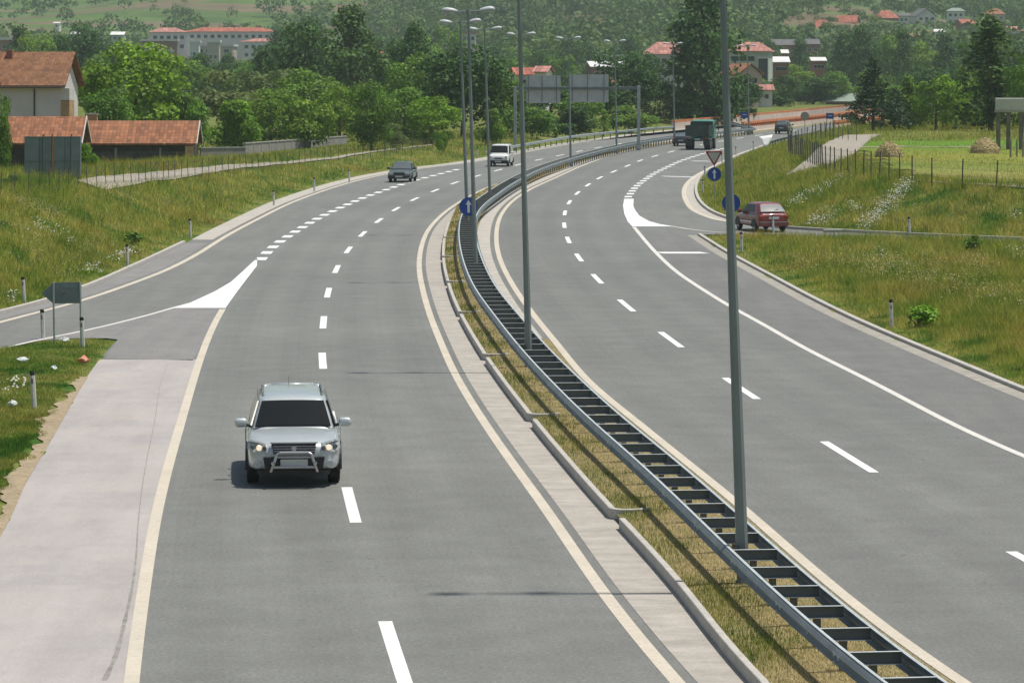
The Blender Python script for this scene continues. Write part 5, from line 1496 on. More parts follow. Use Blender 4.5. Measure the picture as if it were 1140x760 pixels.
house('four storey pale block with a pink hip roof right of the tallest poplar', 836, 680, 48, 47, 58, 10, M['plaster_g'], M['tile_pink'], rz=-10, style='hip', wins=wingrid(3, (1.4, 3.9, 6.4), 1.7, 1.2, -.9, .35) + [(.75, 3.6, 2.2, 5.2)], name='apartment_block', cat='apartment block')
house('orange roofed house with its gable to the road, below the pale block', 826, 600, 32, 71.5, 83.5, 9, M['beige'], M['tile_orange'], rz=16, style='front', wins=[(-.4, 1.0, .9, 1.1), (.4, 1.0, .9, 1.1), (0, 3.3, 1.0, 1.1)])
house('small dull red roofed house right of the orange gabled house', 852, 590, 18, 95, 101, 6, M['plaster'], M['tile_pink'], wins=[(0, 1.0, .8, .9)])
house('long dark roofed barn on the slope beyond the pale block', 872, 980, 30, 44.5, 51, 10, M['brickred'], M['roof_dark'], wins=wingrid(4, (1.6,), 1.3, 1.1), name='barn', cat='barn')
house('dark roofed barn to the right of the other, partly behind poplars', 903, 1000, 18, 44, 50, 9, M['brickred'], M['roof_dark'], wins=wingrid(2, (1.6,), 1.3, 1.1), name='barn', cat='barn')
house('bright white flat roofed hall right of the pale block', 868, 700, 20, 64, 70, 9, M['brickred'], M['roof_white'], wins=wingrid(3, (1.3,), 1.0, .9), name='hall', cat='building')
house('small white roofed shed above the white flat roofed hall', 873, 880, 9, 56, 60, 6, M['brickred'], M['roof_white'], wins=[(0, 1, .8, .8)], name='shed', cat='shed')
house('long white roofed shed among the hazy poplars', 910, 760, 18, 64.5, 68.5, 8, M['brickred'], M['roof_white'], wins=wingrid(3, (1.2,), .9, .8), name='shed', cat='shed')
house('big red roofed farmhouse on the right hillside, lowest of the row', 914, 1260, 30, 22, 34, 12, M['beige'], M['tile_far'], rz=14, style='hip', wins=wingrid(4, (1.6,), 1.2, 1.2))
house('tall red gabled house on the right hillside beside the farmhouse', 944, 1290, 24, 17.5, 26, 9, M['brickred'], M['tile_far'], rz=-16, wins=wingrid(3, (1.4, 4.0), 1.2, 1.2))
house('brick house with red roof in the middle of the hillside row', 986, 1330, 26, 12, 21, 9, M['brickred'], M['tile_far'], rz=10, style='hip', wins=wingrid(3, (1.5, 4.2), 1.3, 1.3))
house('narrow white house on the hillside right of the brick house', 1006, 1310, 13, 15, 18.5, 8, M['plaster'], M['roof_dark'], rz=-5, wins=wingrid(2, (1.4, 4.0), 1.1, 1.2))
house('white house with dark gable roof and balconies on the hillside', 1027, 1320, 25, 10, 19, 10, M['plaster'], M['roof_dark'], rz=12, style='front', wins=wingrid(3, (.8, 3.6), 1.5, 1.3))
house('white house with a green grey flat roof near the top right', 1064, 1350, 22, 9, 13, 9, M['plaster'], M['roof_green'], rz=-8, style='hip', wins=wingrid(3, (1.5, 4.2), 1.3, 1.3))
house('red brick house below the green grey roofed house', 1074, 1260, 16, 22, 27, 8, M['brickred'], M['tile_far'], rz=10, wins=wingrid(2, (1.5,), 1.2, 1.2))
house('orange hip roofed house at the top right of the hillside', 1107, 1420, 22, 10, 16.5, 9, M['beige'], M['tile_orange'], style='hip', wins=wingrid(3, (1.4,), 1.1, 1.1))
house('white house at the very top of the hillside row', 992, 1560, 16, 0, 5, 8, M['plaster_w'], M['roof_white'], style='hip', wins=wingrid(2, (1.4,), 1.2, 1.2))
house('pinkish house among trees below the brick house on the right hillside', 1019, 1180, 16, 38, 42, 8, M['plaster'], M['tile_pink'], rz=14, wins=wingrid(2, (1.4,), 1.1, 1.1))
house('brown house with a steep red roof between the tall gabled house and the brick house', 964, 1380, 15, 20, 27, 8, M['brickred'], M['tile_far'], rz=12, wins=wingrid(2, (1.4,), 1.1, 1.1))
house('low white house with a pale roof below the white gabled house on the right hillside', 1046, 1190, 13, 33, 36, 7, M['plaster_w'], M['plaster'], rz=-8, wins=wingrid(2, (1.2,), 1.0, 1.0))
house('small dark roofed house high on the hillside left of the farmhouse', 884, 1480, 14, 18, 23, 8, M['beige'], M['roof_dark'], rz=9, wins=wingrid(2, (1.4,), 1.1, 1.1))
house('small red roofed house on the hillside above the gantry signs', 655, 1420, 14, 22, 27, 8, M['plaster'], M['tile_far'], rz=-9, wins=wingrid(2, (1.4,), 1.1, 1.1))
house('small pale house near the right edge above the tall birch', 1128, 1270, 17, 30, 35, 8, M['plaster'], M['tile_pink'], rz=8, wins=wingrid(2, (1.4,), 1.1, 1.1))
house('low barn with a grey green roof beyond the far bridge rail', 940, 640, 40, 104.5, 113.5, 8, M['brickred'], M['roof_green'], rz=-14, name='barn', cat='barn', wins=[(0, .8, 1.2, .6)])

M['legdark'] = simple('dark leg concrete', (.15, .14, .125), .9, 0, .25, 2)  # legs darker than the box and slab
# concrete shelter at the right edge
Yc = 236; xc = atY(1124, Yc); zc_ = gz(xc, Yc)
r = thing('concrete_shelter', 'open grey concrete frame shelter on legs at the right edge of the field', 'shelter', (xc, Yc, zc_), R(-8))
zt0 = CH - (122.5 - HY) * Yc / F - zc_; zt1 = CH - (109.5 - HY) * Yc / F - zc_
b = MB(); b.box((0, 0, (zt0 + zt1) / 2), (2.0, 2.0, zt1 - zt0)); b.build('roof_box', simple('pale concrete box', (.47, .475, .47), .85, 0, .12, 1), r, bevel=.02)
b = MB(); b.box((0, 0, zt0 - .08), (2.12, 2.12, .15)); b.build('slab', M['concrete_b'], r)
for sx, sy in ((-.8, -.8), (-.1, -.8), (.8, -.8), (-.8, .8), (.8, .8)):
    b = MB(); b.box((sx, sy, zt0 / 2 - .33), (.3, .3, zt0 + .34)); b.build('leg', M['legdark'], r)
for k in range(4):
    X = atY(1125 + k * 9, 215); z = gz(X, 215); r = thing('timber_post', 'short grey timber post in the row in front of the concrete shelter', 'post', (X, 215 + k * .8, z), 0, 'timber posts by the shelter')
    b = MB(); b.box((0, 0, .5), (.11, .11, 1.3)); b.build('shaft', M['block'], r); b = MB(); b.box((0, 0, 1.17), (.13, .13, .05)); b.build('top', M['concrete_b'], r)

# culvert headwall and hay heaps
x, y, z = GT(928, 259)
r = thing('culvert_headwall', 'small grey concrete culvert headwall at the foot of the right bank', 'culvert', (x, y + .2, z), R(3))
b = MB(); b.box((0, 0, .12), (.92, .16, .42)); b.build('face_slab', M['concrete_b'], r, bevel=.015)
b = MB(); b.box((0, .06, .35), (.98, .3, .05)); b.build('cap_slab', M['kerb'], r, bevel=.01)
def haystack(pxx, pyb, w, h, label, seed):
    x, y, z = GT(pxx, pyb); r = np.random.default_rng(seed)
    W_ = w * y / F; H_ = h * y / F
    rt = thing('hay_heap', label, 'hay heap', (x, y + W_ * .3, z))
    b = MB(); rings = []
    for k in range(9):
        t = k / 8; q = math.cos(t * math.pi / 2) ** .62 * W_ / 2
        rings.append([(q * math.cos(u) * (1 + .06 * r.normal()), q * .9 * math.sin(u) * (1 + .06 * r.normal()), -.1 + (H_ + .08) * t ** .92) for u in np.linspace(0, 6.283, 20, endpoint=False)])
    b.loft(rings); b.build('heap', M['hayheap'], rt, smooth=True)
    N = 1500; u = r.uniform(0, 6.283, N); t = r.random(N); q = np.cos(t * math.pi / 2) ** .62 * W_ / 2
    P = np.c_[q * np.cos(u), q * .9 * np.sin(u), H_ * t ** .92]; Nn = np.c_[np.cos(u), np.sin(u), t + .2] + r.normal(0, .4, (N, 3)); Nn /= np.linalg.norm(Nn, axis=1)[:, None]
    V, Fc = leaves(P, Nn, .26, r, .22); np_mesh('loose_hay', V, Fc, M['hay'], rt)
M['hayheap'] = earth('heaped hay', (.38, .29, .15))
haystack(991, 176, 31, 18, 'rounded hay heap on the field beside the pale track, the left one', 3)
haystack(1098, 172, 34, 18, 'rounded hay heap on the field near the concrete shelter, the right one', 4)

# litter on the left island
def litter(pxx, pyb, w, h, m, label, name, cat, seed):
    x, y, z = GT(pxx, pyb); r = np.random.default_rng(seed); W_ = w * y / F; H_ = h * y / F
    b = MB(); rings = []
    for k in range(6):
        t = k / 5; q = math.sin(math.pi * (.12 + .8 * t)) * W_ / 2
        rings.append([(q * math.cos(u) * (1 + .25 * r.normal()), q * .7 * math.sin(u) * (1 + .25 * r.normal()), .02 + H_ * t + .02 * r.normal()) for u in np.linspace(0, 6.283, 10, endpoint=False)])
    b.loft(rings); o = b.build(name, m, smooth=False); o.location = (x, y, z + .03); tag(o, label, cat)
M['bagorange'] = simple('crumpled orange plastic', (.62, .25, .14), .5, 0, .3, 9)
M['bagwhite'] = simple('crumpled white paper', (.70, .74, .72), .6, 0, .12, 8)
litter(93, 408, 13, 8, M['bagorange'], 'crumpled orange and white plastic bag lying by the pale shoulder edge', 'plastic_bag', 'bag', 1)
litter(25, 405, 12, 5, M['bagwhite'], 'crumpled white paper on the island grass, the left and larger piece', 'waste_paper', 'litter', 2)
litter(60, 414, 8, 3.5, M['bagwhite'], 'scrap of white paper on the island grass between the post and the bag', 'waste_paper', 'litter', 3)
litter(14, 455, 10, 5, M['bagwhite'], 'scrap of white paper beside the lone marker post', 'waste_paper', 'litter', 4)
litter(72, 383, 10, 4, M['bagwhite'], 'pale scrap lying between the posts of the arrow shaped sign', 'waste_paper', 'litter', 5)
far_woods()
# ------------------------------------------------------------------ vehicles
def carpaint(name, col, metal=.0, rough=.3, coat=1.0):
    m = NT(name); n = m.noise(m.coord(), 2.5, 4)
    m.color(m.ramp(n, [(0.3, tuple(c * .93 for c in col)), (0.7, tuple(min(1, c * 1.05) for c in col))]))
    m.set(Roughness=rough, Metallic=metal, Coat_Weight=coat, Coat_Roughness=.06); return m.m
M['silver'] = carpaint('silver car paint', (.50, .545, .545), .25, .32)
M['dkgreen'] = carpaint('dark grey green car paint', (.075, .10, .10), .2, .35)
M['vanwhite'] = carpaint('white van paint', (.72, .72, .70), 0, .4)
M['redpaint'] = carpaint('dull red car paint', (.20, .022, .025), 0, .4)
M['navy'] = carpaint('dark blue black car paint', (.020, .028, .035), .1, .35)
M['teal'] = carpaint('teal truck cab paint', (.065, .25, .20), 0, .5, .2)
M['truckgreen'] = simple('dark green dump body', (.035, .060, .048), .7, 0, .25, 1.5)
def glassmat(name, col, rough=.06):
    m = NT(name); m.color(col).set(Roughness=rough, Coat_Weight=.6); m.b.inputs['Specular IOR Level'].default_value = .6; return m.m
M['glass_dark'] = glassmat('dark tinted glass', (.010, .012, .013), .12); M['glass_dark'].node_tree.nodes['Principled BSDF'].inputs['Coat Weight'].default_value = 0; M['glass_dark'].node_tree.nodes['Principled BSDF'].inputs['Specular IOR Level'].default_value = .22
M['glass_sky'] = glassmat('glass full of sky', (.10, .12, .12), .03)
M['glass_glare'] = glassmat('rear glass catching the sun', (.16, .17, .17), .24); M['glass_glare'].node_tree.nodes['Principled BSDF'].inputs['Specular IOR Level'].default_value = 1.0
M['tyre'] = simple('tyre rubber', (.018, .018, .019), .85, 0, .2)
M['rim'] = simple('alloy rim', (.38, .39, .40), .35, .7, .1)
M['chrome'] = simple('brushed steel tube', (.50, .50, .49), .25, .9, .05)
M['trim'] = simple('black car trim', (.018, .018, .02), .55, 0, .15)
M['plate'] = simple('blank number plate', (.50, .53, .52), .5, 0, .05)
M['lampglass'] = glassmat('headlamp glass', (.40, .42, .42), .1)
M['amber'] = simple('amber lens', (.55, .18, .03), .3)
M['redlens'] = simple('red tail lens', (.30, .015, .012), .25)
def emis(name, col, s):
    m = NT(name); m.color(col); m.b.inputs['Emission Color'].default_value = (*col, 1); m.b.inputs['Emission Strength'].default_value = s; return m.m
M['lit'] = emis('lit headlamp bulb', (1.0, .82, .58), .7)

def outline(y0, y1, hw, z, p=5.0, n=40):
    pts = []
    for k in range(n):
        t = 2 * math.pi * k / n; c, s = math.cos(t), math.sin(t)
        pts.append((hw * math.copysign(abs(c) ** (2 / p), c), (y0 + y1) / 2 + (y1 - y0) / 2 * math.copysign(abs(s) ** (2 / p), s), z))
    return pts
def panel(name, A, B, Cc, D, m, parent, bulge=.02, off=.01, nu=6, nv=4):
    """curved pane through corner points A-B (bottom) and D-C (top), bulging outward"""
    A, B, Cc, D = map(Vector, (A, B, Cc, D))
    nrm = (B - A).cross(D - A).normalized(); b = MB()
    for k in (0, 1):
        for j in range(nv + 1):
            for i in range(nu + 1):
                u = i / nu; v = j / nv
                p = (A * (1 - u) + B * u) * (1 - v) + (D * (1 - u) + Cc * u) * v
                b.v.append(tuple(p + nrm * (off + bulge * (1 - (2 * u - 1) ** 2) * (1 - .3 * (2 * v - 1) ** 2) - .03 * k)))
    n = (nu + 1) * (nv + 1)
    q = lambda i, j, k: k * n + j * (nu + 1) + i
    for j in range(nv):
        for i in range(nu):
            b.f.append((q(i, j, 0), q(i + 1, j, 0), q(i + 1, j + 1, 0), q(i, j + 1, 0)))
            b.f.append((q(i, j, 1), q(i, j + 1, 1), q(i + 1, j + 1, 1), q(i + 1, j, 1)))
    for i in range(nu):
        b.f.append((q(i, 0, 0), q(i, 0, 1), q(i + 1, 0, 1), q(i + 1, 0, 0))); b.f.append((q(i, nv, 0), q(i + 1, nv, 0), q(i + 1, nv, 1), q(i, nv, 1)))
    for j in range(nv):
        b.f.append((q(0, j, 0), q(0, j + 1, 0), q(0, j + 1, 1), q(0, j, 1))); b.f.append((q(nu, j, 0), q(nu, j, 1), q(nu, j + 1, 1), q(nu, j + 1, 0)))
    return b.build(name, m, parent, smooth=True, angle=40)

def car(name, label, cat, st, gh, paint, wheels, track, wr, ww=.21, roof=None, side_cuts=(.0, .36, .68, 1.0), glass='glass_dark', rear_glass=None, hidden=()):
    """st: stations (y, half width, z bottom, z top); gh: greenhouse dict; front at low y"""
    r = thing(name, label, cat)
    b = MB(); rings = []
    for y, w, zb, zt_ in st:
        zm = zb + (zt_ - zb) * .55
        half = [(0, zb), (w * .82, zb), (w * .965, zb + .07), (w * .995, zb + .22 * (zt_ - zb)), (w, zm), (w * .975, zt_ - .16 * (zt_ - zb)), (w * .92, zt_ - .045), (w * .72, zt_), (w * .35, zt_ + .022), (0, zt_ + .028)]
        rings.append([(x, y, z) for x, z in half] + [(-x, y, z) for x, z in half[-2:0:-1]])
    b.loft(rings)
    body = b.build('body', paint, r, smooth=True, subsurf=2)
    g = gh
    b = MB(); rings = []
    for t in (0, .06, .5, .93, 1.0):
        y0 = g['y0'] * (1 - t) + g['y0t'] * t; y1 = g['y1'] * (1 - t) + g['y1t'] * t; hw = g['w'] * (1 - t) + g['wt'] * t + .02 * math.sin(math.pi * t)
        rings.append(outline(y0, y1, hw, g['z'] * (1 - t) + g['zt'] * t, g.get('p', 7)))
    rings.append(outline(g['y0t'] + .10, g['y1t'] - .08, g['wt'] - .09, g['zt'] + .045, 5)); rings.append(outline(g['y0t'] + .45, g['y1t'] - .4, g['wt'] * .55, g['zt'] + .07, 4))
    b.loft(rings); b.build('cabin', paint, r, smooth=True, angle=50)
    def P(side, t, where):       # points on the cabin
        y0 = g['y0'] * (1 - t) + g['y0t'] * t; y1 = g['y1'] * (1 - t) + g['y1t'] * t; hw = g['w'] * (1 - t) + g['wt'] * t; z = g['z'] * (1 - t) + g['zt'] * t
        return hw, y0, y1, z
    lo, hi = .10, .90
    hw0, y00, y10, z0 = P(1, lo, 0); hw1, y01, y11, z1 = P(1, hi, 0)
    k = g.get('k', .90)
    panel('windscreen', (-hw0 * k, y00, z0), (hw0 * k, y00, z0), (hw1 * k, y01, z1), (-hw1 * k, y01, z1), M[glass], r, .025, .016)
    panel('rear_window', (hw0 * .86, y10, z0 + .06), (-hw0 * .86, y10, z0 + .06), (-hw1 * .84, y11, z1), (hw1 * .84, y11, z1), M[rear_glass or glass], r, .02, .016)
    for s in (-1, 1):
        for a, c in zip(side_cuts[:-1], side_cuts[1:]):
            a2, c2 = a + .012, c - .012
            ya0 = y00 + .14 + (y10 - y00 - .24) * a2; yc0 = y00 + .14 + (y10 - y00 - .24) * c2
            ya1 = y01 + .10 + (y11 - y01 - .2) * a2; yc1 = y01 + .10 + (y11 - y01 - .2) * c2
            q = [(s * hw0, yc0, z0), (s * hw0, ya0, z0), (s * hw1, ya1, z1), (s * hw1, yc1, z1)]
            if s > 0: q = [q[1], q[0], q[3], q[2]]
            panel('side_window', *q, M['glass_dark'], r, .006, .020, 3, 3)
    for wy in wheels:
        for s in (-1, 1):
            b = MB(); b.tube((s * (track - ww / 2), 0, 0), (s * (track + ww / 2), 0, 0), wr, n=28)
            o = b.build('wheel', M['tyre'], r, smooth=True, angle=40, bevel=.03); o.location = (0, wy, wr)
            b = MB(); b.tube((s * (track + ww / 2 - .02), 0, 0), (s * (track + ww / 2 + .012), 0, 0), wr * .62, wr * .56, n=24); b.build('rim', M['rim'], o, smooth=True, angle=40)
            b = MB(); aw = max(q[1] for q in st)
            ring = [(wr * 1.22 * math.cos(t), wr * 1.22 * math.sin(t)) for t in np.linspace(-.15, math.pi + .15, 16)]
            b.loft([[(s * (aw - .09), wy + y_, wr + z_) for y_, z_ in ring], [(s * (aw + .006), wy + y_, wr + z_) for y_, z_ in ring]]); b.build('wheel_arch', M['trim'], r)
    for s in (-1, 1):
        if 'mirror' in hidden: break
        b = MB(); b.tube((s * (g['w'] - .02), g['y0'] + .42, g['z'] + .02), (s * (g['w'] + .10), g['y0'] + .40, g['z'] + .06), .03, n=8)
        b.loft([outline(-.07, .07, .11, -.09, 4, 16), outline(-.09, .07, .125, 0, 4, 16), outline(-.06, .06, .10, .085, 4, 16)]) if False else None
        o = b.build('mirror_arm', M['trim'], r)
        b = MB(); b.loft([[(x + s * (g['w'] + .19), y + g['y0'] + .40, z + g['z'] + .10) for x, y, z in ring] for ring in (outline(-.05, .05, .08, -.09, 4, 16), outline(-.08, .07, .125, -.05, 4, 16), outline(-.08, .07, .125, .04, 4, 16), outline(-.05, .05, .09, .085, 4, 16))])
        b.build('mirror', paint, o, smooth=True, angle=60)
    return r, body
def place(r, x, y, hx, hy, z=0.01):
    r.location = (x, y, z); r.rotation_euler = (0, 0, math.atan2(hx, -hy))
def hd_at(Q, Y, away=True):
    k = float(xat(Q, Y + 2) - xat(Q, Y - 2)) / 4; n = math.hypot(k, 1)
    return (k / n, 1 / n) if away else (-k / n, -1 / n)

# --- the silver sport utility car
st = [(-2.33, .60, .46, .70), (-2.30, .70, .40, .80), (-2.20, .815, .33, .87), (-2.0, .885, .29, .925), (-1.65, .925, .28, .985), (-1.15, .938, .28, 1.06), (-.3, .942, .28, 1.09), (1.2, .942, .28, 1.10), (1.9, .92, .30, 1.10), (2.22, .87, .36, 1.06), (2.31, .78, .46, .98)]
gh = dict(z=1.03, zt=1.575, y0=-1.28, y0t=-.56, y1=2.22, y1t=1.92, w=.845, wt=.665, p=8, k=.905)
suv, body = car('silver_suv', 'silver sport utility car with chrome bull bar and lit headlamps driving toward the viewer', 'car', st, gh, M['silver'], (-1.38, 1.32), .80, .365, .235)
b = MB(); b.loft([[(x, y, z) for x, y, z in ((-.40, -2.40, .665), (.40, -2.40, .665), (.43, -2.325, .865), (-.43, -2.325, .865))], [(-.42, -2.20, .70), (.42, -2.20, .70), (.44, -2.15, .855), (-.44, -2.15, .855)]])
gl = b.build('grille', M['trim'], suv)
b = MB()
for z in (.72, .765, .81): b.box((0, -2.405 + (z - .665) * .375, z), (.80, .018, .016))
b.box((0, -2.318, .876), (.92, .05, .026)); b.build('grille_bar', M['chrome'], gl, bevel=.006)
b = MB(); b.loft([[(-.56, -2.375, .36), (.56, -2.375, .36), (.60, -2.385, .60), (-.60, -2.385, .60)], [(-.50, -2.2, .43), (.50, -2.2, .43), (.54, -2.2, .62), (-.54, -2.2, .62)]]); b.build('lower_intake', M['trim'], suv)
b = MB(); b.loft([outline(-2.28, -1.9, .70, .24, 4, 24), outline(-2.30, -1.9, .72, .34, 4, 24)]); b.build('skid_plate', M['trim'], suv, smooth=True, angle=40)
b = MB(); b.box((0, -2.392, .50), (.53, .015, .12)); b.build('number_plate', M['plate'], suv, bevel=.004)
b = MB(); b.tube((0, -2.35, .775), (0, -2.385, .775), .05, n=20); b.build('badge', M['chrome'], gl)
for s in (-1, 1):
    # headlamp: a wedge wrapped round the corner
    A = [(s * .51, -2.365, .69), (s * .80, -2.27, .695), (s * .915, -2.06, .745), (s * .90, -2.03, .905), (s * .79, -2.20, .895), (s * .56, -2.30, .862)]
    b = MB(); n = len(A)
    b.add(A + [(x * .92, y + .12, z) for x, y, z in A], [tuple(range(n)), tuple(reversed(range(n, 2 * n)))] + [(k, (k + 1) % n, n + (k + 1) % n, n + k) for k in range(n)])
    hl = b.build('headlamp', M['lampglass'], suv, bevel=.012)
    b = MB(); b.tube((s * .68, -2.28, .785), (s * .68, -2.325, .78), .052, n=20); b.build('bulb', M['lit'], hl)
    b = MB(); b.tube((s * .575, -2.30, .775), (s * .575, -2.352, .77), .044, n=16); b.build('reflector', M['galv_d'], hl)
    b = MB(); b.tube((s * .80, -2.2, .80), (s * .815, -2.25, .795), .040, n=16); b.build('reflector', M['galv_d'], hl)
    b = MB(); b.tube((s * .70, -2.20, .47), (s * .71, -2.322, .465), .07, .072, n=20); fg = b.build('fog_lamp', M['silver'], suv, smooth=True, angle=40)
    b = MB(); b.tube((s * .705, -2.30, .466), (s * .71, -2.333, .465), .052, n=20); b.build('lens', M['lampglass'], fg)
    # roof rail, wiper, door handle
    b = MB(); b.path([(s * .585, -.30, 1.60), (s * .60, -.12, 1.655), (s * .60, 1.40, 1.645), (s * .575, 1.65, 1.59)], .020, 8); b.build('roof_rail', M['galv_d'], suv, smooth=True)
    b = MB(); b.box((s * .30, -1.12, 1.145), (.52, .02, .02), rz=s * .12); b.build('wiper', M['trim'], suv)
    for y in (-.2, .85):
        b = MB(); b.box((s * .952, y, .93), (.03, .2, .035)); b.build('door_handle', M['silver'], suv, bevel=.01)
    b = MB(); b.box((s * .938, .0, .42), (.02, 2.0, .14)); b.build('sill_trim', M['trim'], suv, bevel=.008)
    for y in (-.98, .10, 1.02):
        b = MB(); b.box((s * .9405, y, .78), (.006, .012, .52)); b.build('door_seam', M['trim'], suv)
b = MB()
rb = [(-.45, -2.44, .33), (-.385, -2.50, .52), (-.34, -2.49, .665), (-.28, -2.48, .70), (.28, -2.48, .70), (.34, -2.49, .665), (.385, -2.50, .52), (.45, -2.44, .33)]
b.path(rb, .030, 10); b.tube((-.42, -2.465, .42), (.42, -2.465, .42), .028, n=10); b.tube((-.36, -2.49, .615), (.36, -2.49, .615), .018, n=10)
for s in (-1, 1): b.tube((s * .42, -2.50, .50), (s * .40, -2.25, .46), .03, n=8)
b.build('bull_bar', M['chrome'], suv, smooth=True, angle=50)
b = MB(); b.path([(-.57, 1.60, 1.60), (-.45, 1.80, 1.62), (.45, 1.80, 1.62), (.57, 1.60, 1.60)], .03, 8); b.build('roof_spoiler', M['silver'], suv, smooth=True)
b = MB(); b.tube((-.05, 1.5, 1.60), (-.05, 1.72, 1.80), .008, .004, n=6); b.build('antenna', M['trim'], suv)
hx, hy = hd_at(LD, 66, False)
xa = atY(326.5, 65.8)
place(suv, xa - hx * 1.38, 65.8 - hy * 1.38, hx, hy, .012)

# --- dark saloon
st = [(-2.15, .62, .34, .66), (-2.08, .76, .26, .74), (-1.75, .81, .22, .80), (-1.0, .83, .22, .88), (.2, .835, .22, .90), (1.2, .83, .24, .91), (1.9, .79, .28, .90), (2.12, .68, .40, .84)]
gh = dict(z=.86, zt=1.33, y0=-.95, y0t=-.30, y1=1.55, y1t=.95, w=.75, wt=.585, p=7)
sed, _ = car('dark_saloon', 'dark grey green older saloon driving toward the viewer on the exit line', 'car', st, gh, M['dkgreen'], (-1.32, 1.25), .70, .30, .18, glass='glass_sky')
b = MB(); b.box((0, -2.14, .60), (.74, .04, .15)); b.build('grille', M['trim'], sed)
b = MB(); b.box((0, -2.16, .40), (1.5, .09, .15)); b.build('bumper', M['trim'], sed, bevel=.03)
b = MB(); b.box((0, -2.215, .41), (.5, .012, .10)); b.build('number_plate', M['plate'], sed)
for s in (-1, 1):
    b = MB(); b.box((s * .54, -2.12, .61), (.30, .07, .16), rz=-s * .12); b.build('headlamp', M['lampglass'], sed, bevel=.02)
Y = 231 + 1.3; hx, hy = hd_at(LD, Y, False); place(sed, atY(448.5, Y), Y, hx, hy)

# --- white van
st = [(-2.0, .62, .40, .72), (-1.94, .77, .30, .88), (-1.7, .82, .24, .98), (-1.25, .835, .24, 1.06), (0, .84, .24, 1.08), (1.4, .84, .24, 1.08), (1.85, .82, .28, 1.06), (1.96, .76, .36, 1.0)]
gh = dict(z=1.03, zt=1.70, y0=-1.42, y0t=-.72, y1=1.93, y1t=1.82, w=.795, wt=.69, p=8)
van, _ = car('white_van', 'small white delivery van with dark bumper driving toward the viewer', 'van', st, gh, M['vanwhite'], (-1.25, 1.3), .70, .31, .18, side_cuts=(.0, .36))
b = MB(); b.loft([outline(-2.06, -1.7, .80, .24, 4, 24), outline(-2.08, -1.7, .82, .50, 4, 24)]); b.build('bumper', M['trim'], van, smooth=True, angle=40)
b = MB(); b.box((0, -1.985, .66), (.62, .05, .10)); b.build('grille', M['trim'], van)
b = MB(); b.box((0, -2.085, .40), (.5, .012, .11)); b.build('number_plate', M['plate'], van)
for s in (-1, 1):
    b = MB(); b.box((s * .60, -1.93, .74), (.26, .10, .22), rz=-s * .3); b.build('headlamp', M['lampglass'], van, bevel=.03)
Y = 266 + 1.3; hx, hy = hd_at(LD, Y, False); place(van, atY(558, Y), Y, hx, hy)

# --- red hatchback leaving by the side road
st = [(-1.95, .60, .38, .66), (-1.88, .74, .28, .74), (-1.5, .79, .24, .82), (-.85, .81, .23, .90), (.3, .815, .23, .92), (1.2, .81, .23, .93), (1.72, .79, .26, .93), (1.90, .74, .34, .88), (1.93, .66, .42, .78)]
gh = dict(z=.88, zt=1.36, y0=-.92, y0t=-.25, y1=1.86, y1t=1.32, w=.755, wt=.60, p=8)
red, _ = car('red_hatchback', 'dull red hatchback with a glaring rear window on the side road', 'car', st, gh, M['redpaint'], (-1.22, 1.22), .69, .29, .175, side_cuts=(.0, .42, .80), rear_glass='glass_glare')
b = MB(); b.loft([outline(1.6, 1.99, .79, .30, 5, 24), outline(1.6, 2.0, .80, .50, 5, 24)]); b.build('bumper', M['redpaint'], red, smooth=True, angle=40)
b = MB(); b.box((0, 1.985, .50), (1.5, .05, .03)); b.build('bumper_strip', M['rim'], red)
b = MB(); b.box((0, 1.945, .70), (.52, .02, .12)); b.build('number_plate', M['plate'], red)
b = MB(); b.path([(.05, 1.80, 1.0), (-.30, 1.72, 1.13)], .012, 6); b.build('wiper', M['trim'], red)
for s in (-1, 1):
    b = MB(); b.box((s * .64, 1.90, .74), (.22, .09, .20), rz=s * .25); tl = b.build('tail_lamp', M['redlens'], red, bevel=.02)
    b = MB(); b.box((s * .66, 1.93, .80), (.16, .07, .06), rz=s * .25); b.build('indicator', M['amber'], tl)
    b = MB(); b.box((s * .815, .2, .55), (.02, 2.6, .05)); b.build('side_strip', M['trim'], red)
Y = 163.5 + 1.0; place(red, atY(847, Y), Y, -.26, .966)

# --- the two other dark cars
st = [(-2.0, .62, .40, .70), (-1.92, .76, .30, .80), (-1.5, .82, .25, .90), (-.8, .84, .25, .98), (1.2, .84, .25, 1.0), (1.75, .82, .30, 1.0), (1.95, .76, .38, .94), (1.98, .68, .45, .84)]
gh = dict(z=.95, zt=1.48, y0=-.95, y0t=-.25, y1=1.92, y1t=1.55, w=.78, wt=.62, p=8)
def tails(c, y, z):
    for s in (-1, 1):
        b = MB(); b.box((s * .66, y, z), (.16, .08, .24)); b.build('tail_lamp', M['redlens'], c, bevel=.02)
    b = MB(); b.box((0, y + .04, z - .14), (.5, .02, .11)); b.build('number_plate', M['plate'], c)
    b = MB(); b.box((0, y + .03, .42), (1.5, .1, .16)); b.build('bumper', M['trim'], c, bevel=.03)
far_, _ = car('dark_hatchback', 'blue black tall hatchback driving away on the far right carriageway', 'car', st, gh, M['navy'], (-1.25, 1.2), .72, .33, .2, rear_glass='glass_sky')
tails(far_, 1.96, .86)
Y = 388; hx, hy = hd_at(RD, Y); place(far_, atY(872.5, Y), Y, hx, hy)
st2 = [(y, w, zb, zt_ * .88) for y, w, zb, zt_ in st]
low, _ = car('dark_car', 'low dark car driving away just left of the dump truck', 'car', st2, dict(gh, z=.83, zt=1.28, y1t=1.1), M['navy'], (-1.25, 1.2), .72, .30, .18, rear_glass='glass_sky')
tails(low, 1.95, .72)
Y = 332; hx, hy = hd_at(RD, Y); place(low, atY(760.5, Y), Y, hx, hy)

